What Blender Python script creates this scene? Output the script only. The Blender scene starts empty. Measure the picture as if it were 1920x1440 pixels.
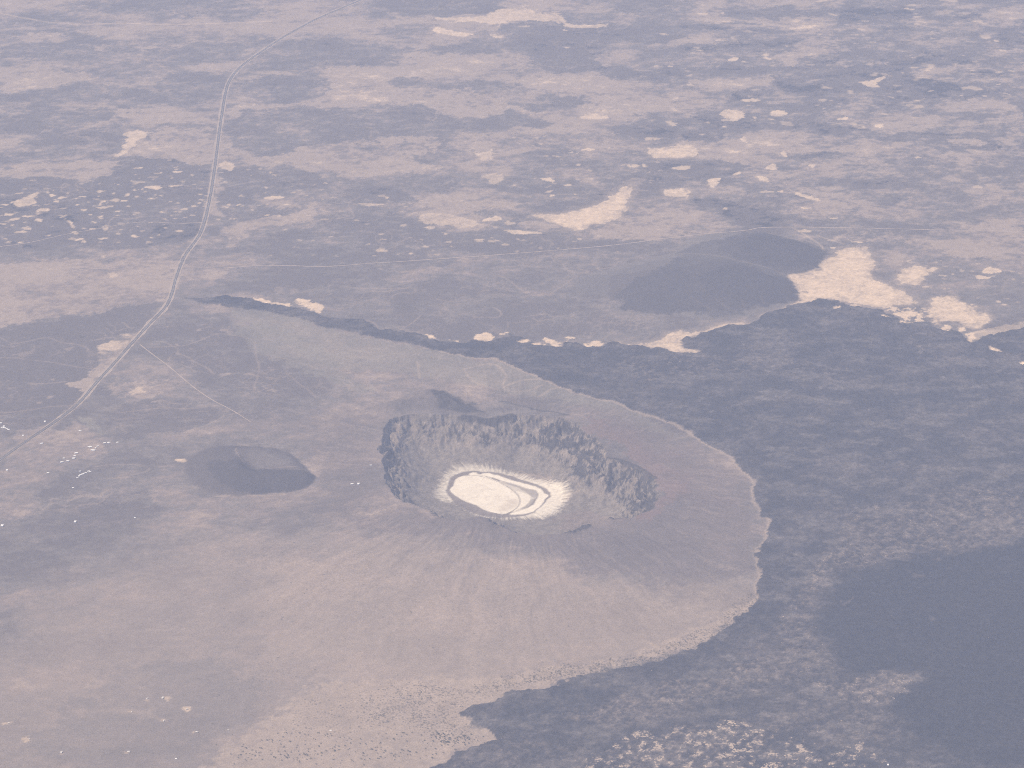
import bpy, math, random
import numpy as np
from mathutils import Vector

R = math.radians
random.seed(7)
rng = np.random.default_rng(11)
C = bpy.context.scene.collection
sc = bpy.context.scene

# ------------------------------------------------------------------ camera, sky, sun, exposure
CAM_H, PITCH, HFOV = 10000.0, R(25.5), R(20.0)
cam = bpy.data.cameras.new('camera')
cam.sensor_width = 36.0
cam.lens = 18.0 / math.tan(HFOV / 2)
cam.clip_start, cam.clip_end = 10.0, 400000.0
co = bpy.data.objects.new('camera', cam)
co.location = (0, 0, CAM_H)
co.rotation_euler = (R(90) - PITCH, 0, 0)
C.objects.link(co)
sc.camera = co

SUN_EL, SUN_AZ = R(54), R(-100)          # azimuth from +Y (away from the camera), negative = to the left
sun_dir = Vector((math.sin(SUN_AZ) * math.cos(SUN_EL), math.cos(SUN_AZ) * math.cos(SUN_EL), math.sin(SUN_EL)))
w = bpy.data.worlds.new('World')
sc.world = w
w.use_nodes = True
nt = w.node_tree
bg = nt.nodes['Background']
sky = nt.nodes.new('ShaderNodeTexSky')
sky.sky_type = 'NISHITA'
sky.sun_disc = False
sky.sun_elevation = SUN_EL
sky.sun_rotation = SUN_AZ
sky.altitude = 1000
sky.dust_density = 2.0
nt.links.new(sky.outputs[0], bg.inputs[0])
bg.inputs[1].default_value = 0.10
sl = bpy.data.lights.new('sun', 'SUN')
sl.energy = 5.0
sl.angle = R(0.53)
sl.color = (1.0, 0.835, 0.605)
so = bpy.data.objects.new('sun', sl)
so.rotation_euler = sun_dir.to_track_quat('Z', 'Y').to_euler()
so.location = (0, 0, 9000)
C.objects.link(so)

sc.view_settings.view_transform = 'Standard'
sc.view_settings.look = 'None'
sc.view_settings.exposure = 0.47
sc.view_settings.gamma = 1.0
sc.view_settings.use_curve_mapping = False
sc.cycles.volume_bounces = 1
sc.cycles.max_bounces = 4
sc.cycles.diffuse_bounces = 2
sc.cycles.use_denoising = False
sc.cycles.filter_width = 1.0

HAZE_DENSITY = 2.2e-5
HAZE_COLOR = (0.60, 0.705, 1.0)

# ------------------------------------------------------------------ helpers
def at(px, py, z=0.0):
    """ground point (on the level z) seen at a pixel of the 1920x1440 photograph"""
    s = math.tan(HFOV / 2) / 960.0
    dx, dy = (px - 960.0) * s, (720.0 - py) * s
    cp, sp = math.cos(PITCH), math.sin(PITCH)
    dz = -sp + dy * cp
    t = (z - CAM_H) / dz
    return dx * t, (cp + dy * sp) * t

OFF = dict(A=(0, 0, 3), B=(640, 0, 3), C=(1280, 0, 3), D=(0, 480, 3), E=(640, 480, 3), F=(1280, 480, 3),
           G=(0, 960, 3), H=(640, 960, 3), I=(1280, 960, 3), J=(1280, 400, 3), K=(640, 680, 3),
           S=(790, 850, 6), T=(0, 760, 6), U=(300, 800, 5.647), P=(0, 0, 1))

def pts(spec, z=0.0):
    """'A 10 20 30 40 E 1 2' -> ground points; a letter switches the survey sheet"""
    out, ox, oy, k, num = [], 0, 0, 1, []
    for tok in spec.split():
        if tok in OFF:
            ox, oy, k = OFF[tok]
        else:
            num.append(float(tok))
            if len(num) == 2:
                out.append(at(ox + num[0] / k, oy + num[1] / k, z))
                num = []
    return np.array(out, np.float64)

def chaikin(p, closed=True, n=1):
    for _ in range(n):
        q = np.roll(p, -1, 0) if closed else p[1:]
        a = p if closed else p[:-1]
        new = np.empty((len(a) * 2, 2))
        new[0::2] = a * .75 + q * .25
        new[1::2] = a * .25 + q * .75
        if not closed:
            new = np.vstack([p[:1], new, p[-1:]])
        p = new
    return p

PERM = rng.permutation(256).astype(np.int32)
ANG = rng.random(256) * 2 * np.pi
GX, GY = np.cos(ANG).astype(np.float32), np.sin(ANG).astype(np.float32)

def gnoise(x, y, seed=0):
    xi, yi = np.floor(x), np.floor(y)
    xf, yf = (x - xi).astype(np.float32), (y - yi).astype(np.float32)
    xi, yi = xi.astype(np.int32) + seed * 37, yi.astype(np.int32) + seed * 91
    a, b = PERM[xi & 255], PERM[(xi + 1) & 255]
    def g(p, j, dx, dy):
        h = PERM[(p + j) & 255]
        return GX[h] * dx + GY[h] * dy
    u = xf * xf * xf * (xf * (xf * 6 - 15) + 10)
    v = yf * yf * yf * (yf * (yf * 6 - 15) + 10)
    n0 = g(a, yi, xf, yf); n1 = g(b, yi, xf - 1, yf)
    n2 = g(a, yi + 1, xf, yf - 1); n3 = g(b, yi + 1, xf - 1, yf - 1)
    x0 = n0 + u * (n1 - n0); x1 = n2 + u * (n3 - n2)
    return (x0 + v * (x1 - x0)) * 1.5

def fbm(x, y, scale, octv=4, seed=0, gain=.5):
    x, y = x / scale, y / scale
    r, amp, tot = 0, 1.0, 0
    for o in range(octv):
        r = r + amp * gnoise(x, y, seed + o * 3)
        tot += amp; amp *= gain
        x, y = 1.92 * x + .47 * y + 3.1, 1.92 * y - .47 * x + 7.7
    return r / tot ** .7

def ss(a, b, v):
    t = np.clip((v - a) / (b - a), 0, 1)
    return t * t * (3 - 2 * t)

# ------------------------------------------------------------------ survey grid of the ground (world metres, finer near the crater)
def axis(f, lo, hi, start):
    up, dn = [start], []
    while up[-1] < hi: up.append(up[-1] + f(up[-1]))
    v = start
    while v > lo:
        v -= f(v); dn.append(v)
    return np.array(dn[::-1] + up)

def fx(x):
    a = abs(x - 60)
    return 8.0 if a < 1450 else 10.5 if a < 6300 else min(10.5 * 1.16 ** ((a - 6300) / 60), 900 + a * .08)
def fy(y):
    if y < 14700: return min(15 * 1.16 ** ((14700 - y) / 80), 3500)
    if y < 18000: return 14.0
    if y < 21300: return 12.0
    if y < 31800: return 12.5 + (y - 21300) / 10500 * 15
    return min(28 * 1.14 ** ((y - 31800) / 150), 900 + (y - 31800) * .1)

xs, ys = axis(fx, -95000, 95000, 60), axis(fy, -60000, 130000, 18000)
NX, NY = len(xs), len(ys)
X, Y = np.meshgrid(xs, ys)
Xf, Yf = X.astype(np.float64), Y.astype(np.float64)
W1X, W1Y = fbm(Xf, Yf, 420, 4, 1), fbm(Xf, Yf, 420, 4, 5)        # edge wander
W2X, W2Y = fbm(Xf, Yf, 110, 4, 9, .62), fbm(Xf, Yf, 110, 4, 13, .62)         # edge crumble
N2K, N600 = fbm(Xf, Yf, 2300, 4, 17), fbm(Xf, Yf, 640, 4, 21)
STK = fbm(Xf * .5, Yf, 240, 5, 37, .62)                                # wind-drawn fragments
N180, N60, N25 = fbm(Xf, Yf, 190, 4, 25), fbm(Xf, Yf, 64, 3, 29), fbm(Xf, Yf, 27, 2, 33)

def window(p, margin):
    lo, hi = p.min(0) - margin, p.max(0) + margin
    return (slice(max(np.searchsorted(ys, lo[1]) - 1, 0), min(np.searchsorted(ys, hi[1]) + 1, NY)),
            slice(max(np.searchsorted(xs, lo[0]) - 1, 0), min(np.searchsorted(xs, hi[0]) + 1, NX)))

def dist(p, x, y, closed=True, want_s=False):
    """signed distance (inside positive) to a polygon, or plain distance to a polyline"""
    best = np.full(x.shape, 1e18, np.float32)
    inside = np.zeros(x.shape, bool)
    sarr = np.zeros(x.shape, np.float32) if want_s else None
    n, acc = len(p), 0.0
    for i in range(n if closed else n - 1):
        ax, ay = p[i]; bx, by = p[(i + 1) % n]
        ex, ey = bx - ax, by - ay
        l2 = ex * ex + ey * ey + 1e-9
        px, py = x - ax, y - ay
        t = np.clip((px * ex + py * ey) / l2, 0, 1)
        d = (px - t * ex) ** 2 + (py - t * ey) ** 2
        if want_s:
            m = d < best
            sarr[m] = acc + t[m] * math.sqrt(l2)
            best = np.where(m, d, best)
        else:
            np.minimum(best, d, out=best)
        acc += math.sqrt(l2)
        if closed and ay != by:
            cond = (ay > y) != (by > y)
            inside ^= cond & (px < py * (ex / ey))
    r = np.sqrt(best)
    if closed: r = np.where(inside, r, -r)
    return (r, sarr) if want_s else r

def mask(p, soft=15, warp=40, crumble=14, closed=True, width=0, smooth=1, fray=0):
    if closed: warp, crumble = warp * 1.7, crumble * 2.2
    if smooth: p = chaikin(p, closed, smooth)
    sl = window(p, soft + warp * 1.2 + crumble + width + 40)
    x = (X[sl] + W1X[sl] * warp + W2X[sl] * crumble).astype(np.float32)
    y = (Y[sl] + W1Y[sl] * warp + W2Y[sl] * crumble).astype(np.float32)
    d = dist(p, x, y, closed)
    if not closed: d = width - d
    if fray: d = d + fray * (STK[sl] * 1.1 + N60[sl] * .7 + N25[sl] * .5)
    return sl, ss(-soft, soft, d), d

# ------------------------------------------------------------------ surface colours (albedo) and painting of the survey
PAL = dict(plain=(.215, .170, .145), dark=(.118, .100, .092), slate=(.155, .135, .12), lava=(.044, .041, .043), pond=(.024, .025, .029),
           pink=(.345, .268, .205), sand=(.63, .475, .325), tan=(.200, .178, .145), red=(.185, .128, .112),
           mauve=(.142, .116, .105), salt=(.76, .68, .555), crag=(.046, .042, .041), talus=(.185, .158, .132), fan=(.305, .238, .19))
PAL = {k: np.array(v, np.float32) for k, v in PAL.items()}
ALB = np.empty((NY, NX, 3), np.float32)
base = ss(-.5, .6, N2K * .6 + N600 * .5)[..., None].astype(np.float32)
ALB[:] = PAL['slate'] * (1 - base) + PAL['plain'] * base

TONE = dict(lava=.04, dark=.22, slate=.46, plain=.56, pink=.76)      # how much pale dust lies over the black stones of the plain
TON = (.46 + .12 * N2K + .08 * N600).astype(np.float32)
QUEUE, MAPPING = [], [True]
def paint(col, m, sl=(slice(None), slice(None))):
    if MAPPING[0]:
        if col in TONE:
            TON[sl] = TON[sl] * (1 - m) + TONE[col] * m
        else:
            QUEUE.append((col, m.astype(np.float32), sl))
        return
    m = m[..., None].astype(np.float32)
    ALB[sl] = ALB[sl] * (1 - m) + PAL[col] * m

def L(col, op, soft, warp, spec, patch=0.0, crumble=None):
    """one mapped patch of ground cover; patch > 0 breaks its cover up into blotches"""
    sl, m, _ = mask(pts(spec), soft * .55, warp, warp * .35 if crumble is None else crumble, fray=min(10 + soft * 1.5, 125))
    if patch:
        m = m * (1 - patch + patch * ss(-.22, .2, STK[sl]))
    paint(col, m * op * (.9 + .25 * N180[sl] + .3 * N60[sl]).clip(0, 1), sl)
    return sl, m

def LINE(col, op, width, soft, spec, warp=14, crumble=5):
    sl, m, _ = mask(pts(spec), soft, warp, crumble, closed=False, width=width, smooth=2)
    paint(col, m * op * (.75 + .35 * N180[sl]).clip(0, 1), sl)

def DOTS(col, op, spec, r=3.0, warp=16):
    """small mapped patches: x y pairs"""
    for (cx, cy) in pts(spec):
        k_ = random.choice([.55, .75, 1, 1, 1.3, 1.7]); a = r * 9.0 * k_ * random.uniform(.9, 1.7); b = r * 9.0 * k_ * random.uniform(.55, 1.2)
        p = np.array([(cx + a * math.cos(t) * random.uniform(.7, 1.2), cy + b * math.sin(t) * random.uniform(.7, 1.2)) for t in np.linspace(0, 6.28, 8)[:-1]])
        sl, m, _ = mask(p, 6, warp * 1.3, 16, fray=15)
        paint(col, m * op * random.uniform(.7, 1.1), sl)

def veins(scale, seed, width, op, m):
    v = np.abs(fbm(Xf + W1X * 60, Yf + W1Y * 60, scale, 4, seed))
    paint('fan', (1 - ss(0, width, v)) * op * ss(-.3, .4, N600) * m)
# --- far plain, left sheet
streak = fbm(Xf * .55, Yf, 900, 5, 41)
farw = ss(22500, 26500, Yf)
paint('dark', ss(.05, .45, streak) * .55 * farw)
paint('pink', ss(.10, .5, -streak) * .65 * farw)
for s in ("A 380 30 700 0 900 -40 1250 -20 1330 60 1200 95 900 70 560 40", "A 0 265 200 245 480 255 520 330 300 350 0 330", "A 250 150 640 220 660 270 420 240 150 170",
          "A 820 290 1100 270 1400 230 1560 190 1420 290 1220 350 1050 370 880 350", "A 850 420 1250 430 1290 480 1150 560 950 530",
          "A 1320 450 1500 420 1800 410 1870 500 1750 580 1500 560 1320 480", "A 1460 300 1640 230 1920 250 B 200 250 370 280 360 340 150 360 A 1750 380 1430 380",
          "A 100 510 500 470 950 520 900 580 600 640 200 600 50 570", "A 100 760 400 720 700 740 700 790 620 900 200 910 100 850", "A 0 640 300 600 700 640 600 700 150 760 0 720",
          "A 1280 640 1600 620 1920 610 B 200 590 400 580 500 610 560 670 640 700 700 740 400 760 250 790 0 790 A 1650 850 1450 860 1280 800"):
    L('dark', .85, 60, 130, s, .25)
L('pink', .7, 50, 90, "A 0 470 200 420 500 390 560 450 300 470 100 520 0 540")
L('pink', .6, 60, 90, "A 90 200 250 190 400 215 350 240 120 240")
L('pink', .75, 60, 100, "A 1920 380 1830 400 1880 500 1840 590 1300 620 1300 600 1700 590 B 0 600 250 580 450 580 560 620 620 660 800 640 950 620 1000 600 900 560 700 500 320 490 200 500 0 490 500 400 370 370 0 370")
LINE('sand', .8, 9, 22, "A 0 75 160 105 300 130 500 138 700 130 900 138 1150 137 1400 125 1520 120")
L('pink', .75, 40, 60, "A 0 940 300 920 650 900 690 930 560 1010 350 1000 0 1000")
L('pink', .8, 40, 60, "A 760 780 900 820 1070 880 1200 895 1080 935 800 890 700 850")
L('pink', .6, 70, 90, "A 850 730 1230 740 1220 890 1050 880 880 810")
L('sand', .75, 18, 30, "A 700 735 820 725 830 770 770 790 720 830 690 880 620 905 660 850 720 780")
L('pink', .7, 60, 90, "A 1650 850 1920 800 B 300 780 520 770 500 850 350 900 560 930 400 980 150 980 0 990 A 1920 970 1700 930 1440 890")
# spotted lava of the left sheet
sl, m = L('dark', .95, 22, 60, "A -60 1030 0 1010 320 990 400 1020 560 1010 700 930 800 900 950 890 1080 940 1205 925 1180 1150 1140 1280 1060 1350 850 1390 600 1400 400 1370 180 1380 0 1380 -60 1380")
LAVA_SPOT = (sl, m)
paint('lava', m * .35 * ss(-.3, .4, N180[sl]), sl)
L('dark', .9, 25, 60, "A 1230 960 1500 920 1650 930 1720 980 1820 1000 1850 1050 1780 1070 1740 1160 1600 1230 1400 1260 1240 1230")
L('plain', .7, 45, 60, "A 1400 1060 1900 1040 1920 1100 1700 1190 1500 1180")
L('pink', .8, 30, 50, "A 1230 1290 1450 1230 1600 1210 1800 1160 1760 1230 1600 1260 1400 1330 1250 1340")
L('sand', .75, 14, 25, "A 1230 905 1320 930 1320 965 1230 955")
L('sand', .85, 10, 14, "A 1480 1105 1560 1100 1620 1110 1560 1125 1490 1122")
DOTS('sand', .75, "A 1600 1150 1810 1125 1490 1210 1830 1030 1340 1150 1280 1155 1490 1060 1340 1055 1230 1230 1120 1145 1130 1095", 2.6)
L('pink', .9, 14, 30, "A 1270 1385 1310 1370 1340 1385 1300 1400")
L('sand', .7, 10, 25, "A 80 1135 140 1110 210 1080 215 1100 180 1125 215 1145 150 1165 90 1165")
L('sand', .7, 10, 25, "A 375 1245 400 1240 430 1290 400 1285")
L('sand', .75, 10, 25, "A 395 1305 430 1298 450 1320 415 1330")
DOTS('sand', .85, "A 300 1100 320 1135 240 1185 165 1220 220 1240 85 1238 150 1285 440 1155 500 1210 560 1080 570 1135 570 1170 660 1045 790 1070 860 1055 985 970 980 1045 910 1100 850 1120 940 1135 730 1160 700 1130 1000 1190 910 1190 670 1215 530 1250 850 1255 760 1330 850 1345 1000 1300 60 1205 30 1150 990 1140 1050 1135 1040 1175 770 985 790 945 530 1290 110 1365 30 1345 690 1290 440 1350 640 1090 350 1115 360 1175", 2.9)
DOTS('sand', .7, "A 470 1110 640 1130 820 1080 880 1065 1090 970 1100 1035 880 975 960 1000 700 1100 770 1110 660 1190 350 1220 470 1185 290 1275 210 1155 480 1285 600 1290 720 1250 800 1300 930 1260 590 1340 270 1185 130 1220 70 1270 260 1330 620 1160 540 1160 750 1020 830 1150 920 1230 1000 1230", 2.1)
# --- far plain, middle sheet
for s in ("B 150 0 300 -40 900 -40 860 50 700 80 500 95 400 90 330 50 180 30",
          "B 840 150 1060 120 1300 170 1480 160 1700 165 1920 180 1920 235 1620 225 1440 270 1420 310 1500 380 1720 410 1840 370 1920 390 1920 420 1600 440 1430 410 1200 425 1070 370 1040 300 1150 250 950 210",
          "B 390 265 700 250 1000 255 1000 285 700 300 400 300", "B 250 435 430 430 420 470 250 470", "B 480 460 720 460 700 490 500 490", "B 760 440 920 450 890 490 780 480",
          "B 1080 540 1380 530 1380 600 1100 610", "B 700 650 950 620 1000 650 1200 680 1150 720 900 700 800 760 730 740",
          "B 1540 810 1750 810 1740 860 1600 880", "B 1550 720 1800 680 1920 700 1900 760 1700 780 1560 740",
          "B 0 1060 350 1050 450 1110 400 1150 200 1130 0 1140", "B 740 1190 1000 1160 1200 1130 1300 1150 1250 1200 1050 1200 1000 1230 760 1220",
          "B 1000 1170 1300 1140 1480 1080 1510 1095 1490 1130 1300 1190 1080 1205",
          "B 0 1230 440 1220 520 1280 900 1290 1100 1320 1350 1320 1500 1360 1500 1390 1100 1420 700 1440 600 1500 0 1530 D 1500 100 1520 10 A 1520 1390 1600 1300 1800 1250"):
    L('dark', .85, 40, 110, s, .3)
L('lava', .3, 40, 110, "B 840 150 1060 120 1300 170 1480 160 1700 165 1920 180 1920 235 1620 225 1440 270 1420 310 1500 380 1720 410 1840 370 1920 390 1920 420 1600 440 1430 410 1200 425 1070 370 1040 300 1150 250 950 210", .6)
L('slate', .8, 60, 110, "B 850 740 1060 730 1250 760 1450 770 1520 800 1700 800 1760 850 1680 890 1720 1000 1600 1070 1300 1120 1000 1140 900 1080 950 950 880 850")
L('plain', .6, 90, 110, "B 900 0 1920 -20 1920 150 1500 150 1250 80 900 40")
L('pink', .8, 60, 100, "B 1000 440 1430 420 1920 450 1920 600 1650 650 1600 700 1400 600 1350 540 1080 510 950 490")
L('sand', .75, 25, 60, "B 510 100 700 110 860 60 920 40 1100 55 1230 80 1260 130 1400 140 1500 130 1480 150 1300 160 1200 120 1000 110 900 140 750 130 600 120")
L('pink', .6, 45, 60, "B 860 60 920 10 1150 40 1260 90 1100 70")
L('sand', .85, 18, 30, "B 500 150 560 155 650 170 750 200 680 205 510 182")
L('sand', .8, 14, 25, "B 820 190 920 205 850 215")
L('pink', .8, 25, 35, "B 250 70 330 60 380 110 340 115")
DOTS('sand', .8, "B 1035 148 1800 190 1825 193 1855 375 1270 265 1260 170 1380 145 1700 935 1640 938 1380 840 1270 1040 1320 1095 1185 1075 1190 1100 1910 945 1780 370", 3.2)
DOTS('sand', .5, "B 1075 820 1120 810 1260 825 1310 830 1290 855 1330 860 1150 880 1215 880 1260 930 1340 930 1400 960 1500 830 1640 1040", 2.2)
L('pink', .8, 25, 45, "B 920 590 980 590 1060 630 1220 630 1100 650 1000 640")
L('sand', .75, 15, 30, "B 1340 660 1400 640 1520 655 1450 672")
L('sand', .6, 18, 30, "B 1810 680 1900 680 1880 712")
L('sand', .6, 18, 30, "B 1690 772 1820 780 1700 795")
L('sand', .55, 15, 40, "B 710 835 760 855 810 855 865 838 872 890 820 905 760 880", .2)
L('pink', .85, 25, 45, "B 700 830 780 770 870 850 880 895 800 910")
L('sand', .5, 15, 40, "B 790 985 850 975 910 980 900 1035 860 1040 805 1010")
L('sand', .85, 10, 20, "B 1110 998 1180 1000 1200 1025 1120 1015")
L('pink', .6, 22, 40, "B 400 1140 500 1110 600 1100 680 1130 740 1190 640 1180 500 1165 430 1165")
L('slate', .5, 22, 30, "B 460 1135 560 1120 620 1135 560 1155")
L('sand', .6, 10, 30, "B 90 1142 260 1145 230 1158 130 1160")
L('pink', .7, 16, 40, "B 0 1180 140 1185 0 1196")
L('sand', .6, 14, 50, "B 450 1210 520 1205 740 1240 780 1260 700 1285 500 1270 470 1262 440 1240", .5)
L('sand', .85, 10, 25, "B 800 1235 880 1215 890 1240 820 1247")
L('sand', .8, 8, 30, "B 890 1298 1000 1292 1150 1310 1130 1320 1000 1320")
L('sand', .5, 12, 30, "B 910 1245 990 1250 950 1272")
L('pink', .9, 12, 40, "B 1000 1235 1180 1250 1220 1290 1150 1310 1000 1275", .4)
L('plain', .9, 40, 60, "B 1620 1110 1920 1110 C 60 1170 200 1240 400 1290 250 1310 0 1325 B 1800 1340 1550 1360 1350 1310 1420 1255 1580 1250")
L('pink', .5, 50, 60, "B 1420 1260 1900 1262 1920 1320 1550 1360 1350 1310")
DOTS('sand', .55, "B 280 1320 480 1390 230 1400 590 1310 470 1280 780 1350 870 1355 1540 1420 1000 1345 330 1430 40 1320 150 1370 600 1360 1270 1390", 2.2)
DOTS('sand', .6, "B 770 1360 380 1430 530 1435 290 1195 240 1410 260 1110", 2.8)
# --- far plain, right sheet
blot = fbm(Xf * .8, Yf, 430, 5, 47)
rf = ss(1500, 3200, Xf) * ss(25200, 26800, Yf)
paint('lava', ss(.1, .45, blot) * .5 * rf)
paint('sand', ss(.42, .62, fbm(Xf * .8, Yf, 260, 3, 53)) * .5 * rf)
for s in ("C 850 60 1200 40 1350 90 1300 160 1100 170 900 110", "C 1500 80 1680 60 1640 110 1550 120", "C 0 120 400 130 700 180 820 160 620 200 300 170 0 160",
          "C 0 250 450 240 600 250 430 280 330 300 0 290", "C 690 340 830 320 870 370 900 390 760 380", "C 1640 400 1780 400 1800 450 1700 470 1630 430",
          "C 600 370 1150 370 1250 390 1450 470 1920 460 1920 580 1700 560 1450 540 1350 540 1200 570 1100 590 950 580 800 590 600 560 520 480 560 410",
          "C 1170 330 1500 310 1640 320 1600 370 1300 390 1160 370", "C 1750 180 1920 170 1920 250 1800 260", "C 270 510 480 520 560 560 450 580 330 560",
          "C 60 640 230 600 400 650 480 640 500 680 330 730 270 750 200 800 280 830 90 800 0 770 0 740 150 730", "C 830 720 1000 710 1060 745 900 755",
          "C 1110 770 1350 740 1700 740 1770 790 1830 840 1750 855 1520 840 1420 800 1300 800", "C 1760 700 1920 680 1920 720 1800 720", "C 640 870 820 845 860 880 700 900",
          "B 1750 950 1920 905 C 330 910 380 960 280 990 100 1010 B 1920 1010 1720 1020", "C 700 1015 880 1010 850 1040", "C 20 1140 150 1120 260 1130 500 1190 560 1220 460 1260 300 1250 200 1200"):
    L('dark', .9, 26, 90, s, .45)
    L('lava', .5, 26, 90, s, .85)
L('slate', .85, 60, 120, "C 830 960 1000 920 1150 910 1220 840 1400 830 1700 900 1920 920 1990 1100 1920 1240 1650 1260 1640 1180 1350 1130 1000 1180 950 1130 980 1050")
L('dark', .5, 90, 120, "C 1000 1060 1250 990 1330 1020 1240 1150 1050 1160")
for s in ("C 480 300 650 260 680 220 920 210 940 290 760 310 680 330 600 390 500 340", "C 520 110 740 50 830 60 880 120 830 150 620 170", "C 0 450 330 440 350 500 100 600 0 610",
          "C 850 330 960 310 1160 340 1100 370 850 380", "C 1280 400 1500 360 1700 350 1640 400 1560 450 1450 460",
          "C 1050 610 1250 560 1450 550 1920 590 1920 670 1760 700 1330 710 1200 760 1040 690", "C 330 740 600 700 850 760 1100 790 1200 860 1060 900 840 840 640 860 550 840 380 820 300 780",
          "C 1760 740 1920 730 1920 830 1840 830", "C 1700 60 1920 20 1920 150 1660 120", "C 1470 785 1650 770 1720 800 1650 828 1510 810", "C 60 820 260 810 420 880 330 905 60 900"):
    L('pink', .75, 25, 80, s, .55)
L('pink', .6, 70, 100, "C 1650 1260 1920 1230 1920 1440 J 1920 270 1600 240 1250 180 1050 140 C 850 1350 900 1320 1400 1310")
L('pink', .45, 70, 100, "C 560 1090 900 1020 960 1100 1000 1200 800 1260 640 1210 420 1120")
for s in ("C 200 640 240 615 330 620 350 650 290 685 230 665", "C 480 640 560 610 600 640 560 655 500 652", "C 1000 460 1060 450 1140 415 1140 440 1080 470 1110 495 1030 482",
          "C 320 555 440 550 450 575 350 570", "C 860 670 930 650 920 677", "C 1070 710 1130 695 1120 717", "C 310 780 350 765 370 810 340 800", "C 550 850 590 842 592 880 560 875",
          "C 470 935 520 915 550 950 500 955", "C 690 930 750 925 730 947", "C 275 980 340 965 320 992", "C 135 1040 150 1005 215 1000 210 1020 175 1055 140 1052", "C 415 990 490 1000 495 1027 430 1015",
          "C 620 1080 700 1100 790 1130 740 1130 640 1095", "C 660 1165 740 1172 700 1178", "C 250 338 300 320 310 345 260 347", "C 1230 40 1320 45 1270 56"):
    L('sand', .9, 9, 22, s, .15)
DOTS('sand', .75, "C 200 225 460 312 470 330 1010 710 1765 232 1800 285 1565 535 1425 392 850 1225 1290 322 45 480 470 1080 545 1078 1660 1050 175 1020 1880 380 1740 450 1330 890 495 670 790 610 885 598 230 1170 690 1300 840 1393 1815 450 400 660 240 715 190 770 1140 645 110 80 220 70", 2.7)
LINE('sand', .6, 8, 14, "C 620 1278 710 1330 770 1370 795 1410", 20)
LINE('sand', .5, 7, 14, "C 760 1320 840 1350 905 1372", 20)
LINE('pink', .6, 6, 12, "C 780 1185 800 1220 840 1250", 20)
DOTS('sand', .75, "C 960 1358 985 1360 690 1298 840 1392", 3.5)

def SCATTER(col, op, spec, n, r):
    p = pts(spec); k = 0
    while k < n:
        q = np.array([[random.uniform(p[:, 0].min(), p[:, 0].max()), random.uniform(p[:, 1].min(), p[:, 1].max())]])
        k += 1
        if dist(p, q[:, 0], q[:, 1])[0] < 0: continue
        rr = r * 9 * random.choice([.45, .6, .8, 1.0, 1.5])
        t0 = random.uniform(0, 6.28)
        c = np.array([(q[0, 0] + rr * 1.5 * math.cos(t) * random.uniform(.6, 1.3), q[0, 1] + rr * math.sin(t) * random.uniform(.6, 1.3)) for t in np.linspace(0, 6.28, 7)[:-1]])
        sl, m, _ = mask(c, 7, 24, 16, fray=15)
        paint(col, m * op * random.uniform(.5, 1.1), sl)
SCATTER('sand', .65, "A 0 1030 320 1000 560 1020 700 930 950 890 1200 940 1180 1150 1120 1290 850 1390 400 1370 0 1370", 190, 1.7)
SCATTER('sand', .6, "A 1240 960 1500 930 1850 1060 1900 1150 1500 1260 1250 1240", 60, 1.5)
SCATTER('sand', .5, "B 0 1060 1000 1150 1500 1350 1100 1430 0 1440 A 1500 1440 1600 1250", 130, 1.6)
SCATTER('sand', .5, "C 0 60 1920 60 1920 560 900 600 0 900", 200, 2.0)
SCATTER('sand', .55, "J 1050 260 1990 230 1990 520 1700 540 1500 450 1200 420", 110, 1.6)
SCATTER('sand', .4, "B 900 750 1700 780 1900 1000 1500 1080 950 1060", 80, 1.4)
SCATTER('pink', .6, "E 0 60 1250 60 1300 430 500 400 0 340", 90, 2.2)
SCATTER('fan', .6, "D 0 420 850 320 1300 320 1900 760 1200 880 0 880", 70, 2.0)
L('pink', .7, 12, 30, "E 550 290 600 280 660 310 600 325")
L('pink', .7, 12, 30, "E 630 355 690 345 700 385 640 385")
L('pink', .75, 12, 30, "E 990 300 1060 295 1100 320 1020 322")
L('pink', .75, 12, 30, "E 1265 340 1320 305 1340 320 1290 348")
L('pink', .6, 12, 30, "E 650 215 720 215 740 245 670 240")
L('pink', .6, 12, 30, "E 760 440 800 400 870 400 860 430")
L('pink', .6, 14, 30, "E 80 110 130 85 165 95 120 140")
L('pink', .6, 14, 30, "E 1000 200 1080 185 1060 210 1010 215")
# --- middle ground left of the crater
L('pink', .62, 60, 90, "D 0 50 200 40 500 15 900 5 1000 40 980 130 960 230 930 280 740 290 500 340 330 330 200 390 0 400 -200 420 -200 40")
L('plain', .6, 60, 90, "D 0 120 300 100 700 150 900 230 600 230 200 260 0 250")
L('sand', .4, 14, 30, "D 555 -15 600 -20 600 10 570 15")
L('sand', .5, 12, 25, "D 610 95 650 95 660 125 630 122")
L('slate', .5, 60, 120, "P 380 470 560 400 700 470 900 470 1080 500 1080 560 900 640 640 600 480 560 390 520")
L('dark', .6, 50, 110, "D 1250 90 1500 40 1920 60 E 300 120 280 200 60 260 D 1700 260 1400 200 1250 130", .3)
L('dark', .75, 50, 120, "E 300 150 640 130 900 200 1250 230 1500 320 1700 420 1300 470 700 470 350 410 150 320", .35)
L('dark', .85, 22, 60, "D -200 430 0 410 200 385 480 345 740 290 900 290 870 320 830 420 720 500 640 560 540 640 450 760 420 860 250 880 0 880 -200 880", .15)
L('dark', .55, 70, 100, "D 960 300 1300 300 1280 400 1440 470 1400 520 1560 600 1800 660 1900 760 1700 800 1500 900 1300 880 1100 700 900 560 830 500 860 420", .3)
L('dark', .8, 40, 80, "D 540 900 640 830 900 800 1250 870 1100 950 1000 1000 760 1030 640 1010 590 1000", .25)
L('dark', .5, 60, 90, "D 0 890 250 880 400 870 380 930 200 1000 0 1030", .4)
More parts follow.
